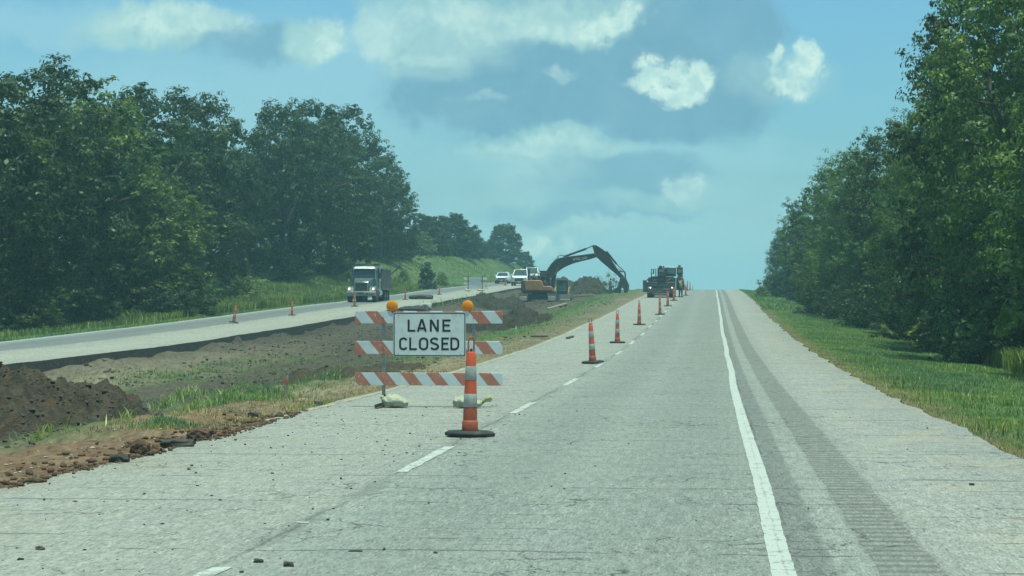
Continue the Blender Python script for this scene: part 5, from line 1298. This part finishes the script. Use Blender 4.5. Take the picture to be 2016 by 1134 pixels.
heap('dirt_mound', -13.9, 38.0, 3.9, 6.5, 1.65, 'big dark heap of dug soil at the left edge of the photo', M_soil, 3, [(.25, -.35, .5, .6), (.5, .1, .4, .5)], 150, rough=.34)
p_ = hit(1158, 573); heap('dirt_mound', tx(1160, 262), 262, 2.7, 5, 2.1, 'brown dirt mound on the skyline between excavator and bucket', M_dsoil, 8, None, 70, rough=.6)
heap('dirt_mound', tx(1112, 285), 285, 3.6, 8, 1.3, 'low dirt ridge on the skyline just right of the excavator', M_dsoil, 11, None, 60, rough=.4)
heap('dirt_mound', tx(968, 178), 178, 1.8, 5, .9, 'rounded clod heap on the slab edge below the white car', M_dsoil, 14, None, 60, rough=.5)
heap('dirt_mound', tx(1003, 186), 186, 1.6, 5, .85, 'small clod heap just left of the excavator counterweight', M_dsoil, 16, None, 60, rough=.5)
heap('dirt_mound', tx(985, 130), 130, 3.0, 15, .45, 'long spoil heap of dark rough soil in front of the excavator', M_dsoil, 18, [(.2, .5, .4, .9), (-.3, -.2, .4, .7)], 120, rough=.55)
heap('dirt_mound', tx(700, 62), 62, 2.2, 5, .28, 'low dark soil hump left of the LANE CLOSED barricade', M_soil, 22, None, 70, rough=.3)

def rock_proto(seed, sub=1, jag=.28):
    rs_ = np.random.default_rng(seed); bm = bmesh.new(); bmesh.ops.create_icosphere(bm, subdivisions=sub, radius=1)
    V = np.array([v.co[:] for v in bm.verts]); Fc = np.array([[v.index for v in f.verts] for f in bm.faces]); bm.free()
    V = V * (1 + rs_.uniform(-jag, jag, (len(V), 1))); return V, Fc
def scatter_rocks(name, P_, size, mat, seed=0, flat=.65, sub=1):
    rs_ = np.random.default_rng(seed); VV = []; FF = []; base = 0
    pr = [rock_proto(seed + k, sub) for k in range(6)]
    for p, s in zip(P_, size):
        V, Fc = pr[rs_.integers(6)]; a = rs_.random() * 6.28; c, d = math.cos(a), math.sin(a)
        sc3 = s * rs_.uniform(.6, 1.25, 3) * np.array([1, 1, flat]); W = V * sc3
        W = np.stack([W[:, 0] * c - W[:, 1] * d, W[:, 0] * d + W[:, 1] * c, W[:, 2] + sc3[2] * .45], 1) + p
        VV.append(W); FF.append(Fc + base); base += len(V)
    return tag(mesh_obj(name, np.concatenate(VV), np.concatenate(FF), mat), kind='stuff')
rs2 = np.random.default_rng(77)
# clods over the turned soil, most where it was dug
n = 5200; n = 9000; y = 28 * (215 / 28) ** rs2.random(n); x = -21.6 + 13.6 * rs2.random(n)
k = vnoise(x / 2.2, y / 4, 91) + .35 * np.exp(-((x + 16) / 3) ** 2) > .62; x, y = x[k], y[k]
scatter_rocks('soil_clods', np.stack([x, y, H(x, y)], 1), .015 + .06 * rs2.random(len(x)) ** 3 + y * .0002, M_clod, 5)
# clods on the near heap
n = 4500; a = rs2.random(n) * 6.28; r = np.sqrt(rs2.random(n)); x = -13.0 + 3.4 * r * np.cos(a); y = 36.8 + 5.6 * r * np.sin(a)
dg = bpy.data.objects['dirt_mound']; bpy.context.view_layer.update()
from mathutils.bvhtree import BVHTree
bv = BVHTree.FromPolygons([v.co + dg.location for v in dg.data.vertices], [list(p.vertices) for p in dg.data.polygons])
z = []
for a_, b_ in zip(x, y):
    h_ = bv.ray_cast(Vector((a_, b_, 9)), Vector((0, 0, -1))); z.append(max(h_[0].z if h_[0] else -9, ground(a_, b_)))
scatter_rocks('heap_clods', np.stack([x, y, np.array(z) - .01], 1), .012 + .045 * rs2.random(n) ** 2.6, M_clod, 9)
# red crumbs along the broken pavement edge, black crumbs on the asphalt
n = 2000; y = 18 + 17 * rs2.random(n); e = np.interp(y, ry, edge_l); x = e - .35 * rs2.random(n) ** 1.0 - 1.1 * rs2.random(n) ** 3 + .12
z = np.maximum(H(x, y), np.where(x > e, road_z(y), -9)); scatter_rocks('clay_crumbs', np.stack([x, y, z], 1), .008 + .042 * rs2.random(n) ** 3, M_redsoil, 13)
n = 520; y = 13 + 24 * rs2.random(n); e = np.interp(y, ry, edge_l); x = e + 3.6 * rs2.random(n) ** 2.2 + .05; x = np.where(rs2.random(n) < .18, -6 + 9 * rs2.random(n), x)
scatter_rocks('asphalt_crumbs', np.stack([x, y, road_z(y)], 1), .004 + .016 * rs2.random(n) ** 2.5, M_stone, 17)
n = 260; y = 22 + 16 * rs2.random(n); x = -7.0 - 2.2 * rs2.random(n)
M_straw2 = simple('straw_chips', (.46, .42, .32), .9, 0, .2, 20)
scatter_rocks('straw_chips', np.stack([x, y, H(x, y)], 1), .012 + .025 * rs2.random(n), M_straw2, 19, .25)

def lump(name, px, py, sx, sy, sz, label, mat=M_stone, seed=0, cat='stone', rz=0, Y=None, sub=3, jag=.17):
    p = hit(px, py)
    V, Fc = rock_proto(seed, sub, jag * .35)
    k = 1 + jag * 2.2 * fbm(V[:, 0] * 1.6 + seed, V[:, 1] * 1.6 + V[:, 2] * 1.3, seed, 3)[:, None]; V = np.clip(V * 1.25, -1, 1) * k * np.array([sx, sy, sz])
    V[:, 2] = np.maximum(V[:, 2] + sz * .75, 0)
    o = mesh_obj(name, V, [tuple(f) for f in Fc.tolist()], mat); o.location = (p.x, p.y, surf(p.x, p.y) + (und(np.array([p.y]))[0] if EDGE_L < p.x < EDGE_R else 0) - .004); o.rotation_euler = (0, 0, rz)
    return tag(o, label, cat)
lump('asphalt_chunk', 350, 880, .19, .10, .05, 'long dark asphalt slab fragment on the broken pavement edge at the left', seed=1, cat='asphalt chunk', jag=.13)
lump('asphalt_chunk', 235, 910, .09, .07, .05, 'dark lump on the pavement edge left of the long slab fragment', seed=2, cat='asphalt chunk')
lump('asphalt_chunk', 500, 822, .11, .08, .05, 'dark lump at the start of the yellow line', seed=3, cat='asphalt chunk')
lump('asphalt_chunk', 626, 799, .07, .06, .045, 'small dark lump beside the yellow line left of the barricade', seed=4, cat='asphalt chunk')
lump('asphalt_chunk', 550, 822, .06, .05, .03, 'small flat lump on the yellow line', seed=5, cat='asphalt chunk')
lump('clay_lump', 275, 893, .11, .09, .08, 'reddish clay lump at the edge of the road, left', M_redsoil, 6, 'clay lump')
lump('clay_lump', 395, 863, .14, .10, .07, 'reddish clay lump behind the long slab fragment', M_redsoil, 7, 'clay lump')
lump('stone', 79, 1085, .028, .022, .018, 'tan stone on the asphalt in the lower left corner', simple('tan_stone', (.14, .12, .08), .9), 8)
lump('stone', 509, 1109, .030, .024, .016, 'left one of two black stones at the bottom of the photo', M_stone, 9)
lump('stone', 569, 1117, .030, .024, .020, 'right one of two black stones at the bottom of the photo', M_stone, 10)
lump('stone', 1913, 956, .022, .02, .014, 'small black stone on the right shoulder near the grass', M_stone, 12)
lump('stone', 40, 1103, .020, .018, .010, 'small dark stone in the bottom left corner below the tan one', M_stone, 13)
lump('stone', 700, 1086, .045, .02, .008, 'flat dark scrap on the asphalt right of the two black stones', M_stone, 14)
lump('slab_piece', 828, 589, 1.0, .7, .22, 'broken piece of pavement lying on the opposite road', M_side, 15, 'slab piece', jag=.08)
p_ = hit(808, 612)
def slab(px, py, w_, d_, h_, rx, rz, label):
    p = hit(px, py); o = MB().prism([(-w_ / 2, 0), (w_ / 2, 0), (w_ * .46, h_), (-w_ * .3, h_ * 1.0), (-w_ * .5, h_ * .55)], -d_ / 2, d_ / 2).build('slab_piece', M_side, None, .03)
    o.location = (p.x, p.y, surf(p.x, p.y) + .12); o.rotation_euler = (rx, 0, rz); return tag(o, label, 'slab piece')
slab(812, 616, 1.9, .3, .30, R(-35), R(-10), 'tilted broken slab by the opposite road edge, above the barricade sign')
M_conc = simple('pale_concrete', (.34, .35, .31), .9, 0, .2, 3)
lump('rubble_block', 838, 611, .45, .5, .30, 'pale concrete rubble block beside the tilted slab', M_conc, 21, 'rubble', jag=.05)

# boards and forms lying in the median
def board(pa, pb, w_, h_, label, mat=M_wood, lift=.05):
    a = hit(*pa); b = hit(*pb); a.z += lift; b.z += lift
    d = b - a; L_ = d.length; o = MB().box(0, L_, -w_ / 2, w_ / 2, 0, h_).build('board', mat, None, .01)
    o.location = a; o.rotation_euler = (0, -math.asin(d.z / L_), math.atan2(d.y, d.x)); return tag(o, label, 'board')
board((1049, 667), (1074, 666), .22, .07, 'short dark plank lying on the verge beside the second channelizer', M_woodd)
board((1117, 668), (1127, 664.5), .14, .06, 'dark scrap lying across the yellow line', M_woodd, .02)
board((1124, 587), (1170, 585), .22, .10, 'lower long board in the median right of the excavator')
board((1123, 580), (1196, 573), .20, .12, 'upper long board in the median right of the excavator', M_woodd, .12)
board((1079, 610), (1115, 600), .20, .08, 'curb form slanting below the small loader')

# stakes
GS = 'survey stakes in the median'
def stake(px, py, h_, label, lean=0, tip=False):
    p = hit(px, py); r = empty('survey_stake', (p.x, p.y, surf(p.x, p.y) - .03), 0, label, 'stake', GS); r.rotation_euler = (0, lean, 0)
    MB().box(-.022, .022, -.01, .01, 0, h_).add([(-.02, -.01, h_), (.02, -.01, h_), (.02, .01, h_), (-.02, .01, h_), (0, 0, h_ + .05)], [(0, 1, 4), (1, 2, 4), (2, 3, 4), (3, 0, 4)]).build('lath', M_straw2 if not tip else M_wood, r)
    MB().box(-.026, .026, -.014, .014, h_ * .72, h_ * .9).build('flagging', simple('white_tape', (.70, .72, .68), .6) if not tip else M_orng, r)
stake(497, 704, .55, 'stake with orange tip left of the barricade in the bare soil', R(12), True)
stake(1016, 664, .48, 'pale stake right of the barricade near the far plank')
stake(1154, 609, .52, 'white stake in the green strip left of the third channelizer')
stake(1188, 590, .42, 'small white stake near the standing surveyor', R(4))
stake(1216, 582, .40, 'small white stake below the excavator bucket')
stake(563, 789, .50, 'thin dark twig-like stake in the grass left of the barricade', R(3), True)
stake(1063, 634, .35, 'short thin stake between two weeds, middle of the median', R(-4), True)

# ---- survey tripod by the bucket
q0 = tx(1230, 236); qz = surf(q0, 236); s_ = F_PX / 236
tp = empty('survey_tripod', (q0, 236, qz), 0, 'yellowish survey tripod standing in front of the excavator bucket', 'tripod')
for k, (a, b) in enumerate([(-.42, -.1), (.48, -.05), (.05, .45)]): MB().path([(a * .12, b * .12, 1.35), (a, b, -.02)], [.03, .022], 6).build('leg', simple('yellow_leg', (.45, .46, .20), .6), tp)
MB().lathe([(.09, 1.33), (.09, 1.38), (.05, 1.40), (.05, 1.52), (.03, 1.56)], 12).build('instrument', M_dk2, tp, smooth_=True)

# ---- mailbox
MY = 212.0; mx = tx(1497, MY); mz = ground(mx, MY); ms = F_PX / MY
mb_ = empty('mailbox', (mx, MY, mz), 0, 'black mailbox with white door on a post at the right road edge near the crest', 'mailbox')
bz = CAM_H + (606 - 574.5) / ms - mz
MB().box(.02, .12, -.05, .05, -.1, bz).build('post', M_woodd, mb_)
MB().prismx([(-.11, bz), (.11, bz), (.11, bz + .13), (.08, bz + .19), (0, bz + .22), (-.08, bz + .19), (-.11, bz + .13)], -.33, .30).build('box', M_blk, mb_, .01)
MB().prismx([(-.11, bz), (.11, bz), (.11, bz + .13), (.08, bz + .19), (0, bz + .22), (-.08, bz + .19), (-.11, bz + .13)], -.37, -.335).build('door', M_white, mb_)
MB().box(.18, .26, -.13, -.118, bz + .1, bz + .36).build('flag', M_blk, mb_)
MB().box(-.34, .62, -.10, .10, bz - .05, bz - .012).build('shelf', M_woodd, mb_)
tree('bushL', mx + .05, MY - 1.2, 1.1, 1.0, 1.0, 'weed clump around the mailbox post', 'shrub', 'shrub', GB)

# ---- dark slatted gate at the wood edge
gY = 196.0; g0 = tx(1559, gY); gz_ = ground(g0, gY); gs = F_PX / gY
gt = empty('slatted_gate', (g0, gY, gz_), R(-14), 'dark slatted metal gate between leaning posts at the edge of the right wood', 'gate')
for s in (-1, 1): MB().path([(s * .55, 0, -.1), (s * .50, 0, 1.05)], [.07, .05], 8).build('post', M_dk2, gt)
MB().box(-.48, .48, -.02, .02, .12, .84).build('panel', M_dk, gt, .01)
for k in range(4): MB().box(-.50, .50, -.05, -.021, .18 + k * .18, .26 + k * .18).build('slat', M_dk2, gt)
MB().path([(-.5, 0, .70), (-.9, .1, .62), (-1.35, .2, .60)], .03, 6).build('side_rail', M_dk2, gt)

# ---- dead branch on the bank
dY = 215.0
dd = MB().path([at(762, 553, dY), at(768, 541, dY), at(777, 533, dY + .3), at(786, 527, dY), at(788, 519, dY), at(785, 511, dY), at(788, 504, dY + .3)], [.10, .09, .08, .06, .05, .035, .02], 7).path([at(786, 527, dY), at(791, 523, dY), at(793, 521, dY)], [.05, .03, .015], 6)
tag(dd.build('dead_branch', M_dead, None, smooth_=True), 'bare dark dead branch sticking up on the bank right of the dump truck', 'branch')
# white pipe scrap, small
p = hit(597, 1031); o = MB().tube((0, 0, .006), (.10, -.03, .006), .006, n=8).build('plastic_strip', M_signw, None); o.location = (p.x - .05, p.y, float(road_z(p.y)) + .002); tag(o, 'thin white plastic strip lying on the asphalt in the foreground', 'litter')
# ------------------------------------------------------------------ people
def skin_mesh(name, verts, edges, radii, mat, parent, root=0, sub=2, flat=None):
    me = bpy.data.meshes.new(name); me.from_pydata(verts, edges, []); me.materials.append(mat)
    o = bpy.data.objects.new(name, me); COL.objects.link(o); o.parent = parent
    md = o.modifiers.new('skin', 'SKIN'); md.use_smooth_shade = True
    sv = me.skin_vertices[0].data
    for i, r in enumerate(radii):
        sv[i].radius = (r, r * (flat[i] if flat else 1)); sv[i].use_root = (i == root)
    sb = o.modifiers.new('sub', 'SUBSURF'); sb.levels = sub; sb.render_levels = sub
    return o
M_skin = simple('skin', (.36, .20, .13), .55, 0, .1, 6)
M_hair = simple('dark_hair', (.03, .022, .016), .8)
def person(loc, rz, label, shirt, trousers, cap=None, vest=None, arms=None, height=1.78, headturn=0):
    """local -y is the way the person faces"""
    r = empty('person', loc, rz, label, 'person'); k = height / 1.78; r.scale = (k, k, k)
    A = arms or {-1: ((-.24, .02, 1.14), (-.23, -.12, .90)), 1: ((.24, .02, 1.14), (.23, -.12, .90))}
    V = [(0, 0, .96), (0, .0, 1.12), (0, .01, 1.30), (0, .02, 1.46), (0, .01, 1.53), (0, -.01, 1.60), (0, -.02, 1.67), (0, -.015, 1.75)]
    E_ = [(0, 1), (1, 2), (2, 3), (3, 4), (4, 5), (5, 6), (6, 7)]; Rr = [.14, .135, .155, .11, .055, .075, .090, .060]
    for s in (-1, 1):
        b = len(V); V += [(s * .095, 0, .88), (s * .11, -.02, .50), (s * .12, .02, .10), (s * .125, -.09, .045), (s * .13, -.16, .035)]
        E_ += [(0, b), (b, b + 1), (b + 1, b + 2), (b + 2, b + 3), (b + 3, b + 4)]; Rr += [.10, .065, .045, .042, .030]
        b = len(V); el, wr = A[s]
        d = (Vector(wr) - Vector(el)).normalized(); pm = Vector(wr) + d * .07
        V += [(s * .17, .01, 1.44), el, wr, tuple(pm)]; E_ += [(3, b), (b, b + 1), (b + 1, b + 2), (b + 2, b + 3)]; Rr += [.062, .043, .028, .033]
        side = d.cross(Vector((0, 0, 1))).normalized() if abs(d.z) < .9 else Vector((0, 1, 0))
        cur = Vector((-s * .4, -.1, -.3))
        for q_, (ln, off) in enumerate([(.075, -.03), (.085, -.01), (.08, .01), (.062, .03)]):
            c = len(V); p1 = pm + d * ln * .5 + side * off; p2 = p1 + (d + cur * .6).normalized() * ln * .5
            V += [tuple(p1), tuple(p2)]; E_ += [(b + 3, c), (c, c + 1)]; Rr += [.010, .008]
        c = len(V); V += [tuple(Vector(wr) + d * .03 + side * -.045), tuple(Vector(wr) + d * .07 + side * -.055)]; E_ += [(b + 2, c), (c, c + 1)]; Rr += [.012, .009]
    body = skin_mesh('body', V, E_, Rr, M_skin, r)
    MB().frustum((-.012, .012, -.125, -.10), (-.008, .008, -.11, -.10), 1.645, 1.685).build('nose', M_skin, body)
    # clothes: shells round the trunk and limbs
    V = [(0, 0, .98), (0, 0, 1.12), (0, .01, 1.30), (0, .02, 1.45)]; E_ = [(0, 1), (1, 2), (2, 3)]; Rr = [.165, .16, .18, .12]
    for s in (-1, 1):
        b = len(V); el, wr = A[s]; e2 = Vector(el).lerp(Vector(wr), .35)
        V += [(s * .18, .01, 1.44), el, tuple(e2)]; E_ += [(3, b), (b, b + 1), (b + 1, b + 2)]; Rr += [.078, .060, .052]
    skin_mesh('shirt', V, E_, Rr, shirt, r, flat=[.8, .78, .78, .8] + [1] * 6)
    V = [(0, 0, 1.0), (0, 0, .90)]; E_ = [(0, 1)]; Rr = [.155, .16]
    for s in (-1, 1):
        b = len(V); V += [(s * .10, 0, .80), (s * .115, -.02, .48), (s * .125, .02, .09)]; E_ += [(1, b), (b, b + 1), (b + 1, b + 2)]; Rr += [.112, .082, .070]
        MB().box(s * .128 - .05, s * .128 + .05, -.20, .09, .0, .10).build('boot', M_dk, r, .03)
    skin_mesh('trousers', V, E_, Rr, trousers, r)
    MB().lathe([(.092, 1.655), (.100, 1.70), (.094, 1.76), (.055, 1.80), (.01, 1.81)], 16, (0, .0, 0)).build('hair' if not cap else 'cap', cap or M_hair, r, smooth_=True)
    if cap: MB().box(-.075, .075, -.19, -.07, 1.695, 1.712).build('cap_brim', cap, r, .006)
    if vest:
        V = [(0, 0, 1.0), (0, 0, 1.12), (0, .01, 1.30), (0, .02, 1.44)]
        skin_mesh('safety_vest', V, [(0, 1), (1, 2), (2, 3)], [.182, .178, .20, .14], vest, r, flat=[.85, .82, .82, .85])
    return r
M_navy = simple('navy_shirt', (.030, .045, .062), .85, 0, .2, 5); M_jean = simple('blue_jeans', (.045, .075, .10), .85, 0, .2, 6)
M_lime = simple('lime_vest_cloth', (.50, .66, .12), .7, 0, .15, 6); M_tanc = simple('tan_cap', (.20, .12, .07), .8)
py_ = 246.0; x_ = tx(1203, py_)
person((x_, py_, surf(x_, py_) - .02), R(68), 'person in dark shirt, jeans and cap standing left of the excavator bucket, arm forward', M_navy, M_jean, simple('black_cap', (.02, .02, .022), .8),
       arms={-1: ((-.22, -.05, 1.17), (-.12, -.30, 1.20)), 1: ((.22, -.05, 1.17), (.10, -.32, 1.22))})
py_ = 199.3; x_ = tx(1340.5, py_)
person((x_, py_, float(road_z(py_))), R(155), 'person in a lime safety vest and jeans standing beside the dark crane truck', simple('grey_shirt', (.13, .13, .12), .85), M_jean, M_tanc, M_lime,
       arms={-1: ((-.27, -.02, 1.18), (-.30, -.18, 1.02)), 1: ((.27, -.02, 1.18), (.25, -.20, 1.04))})
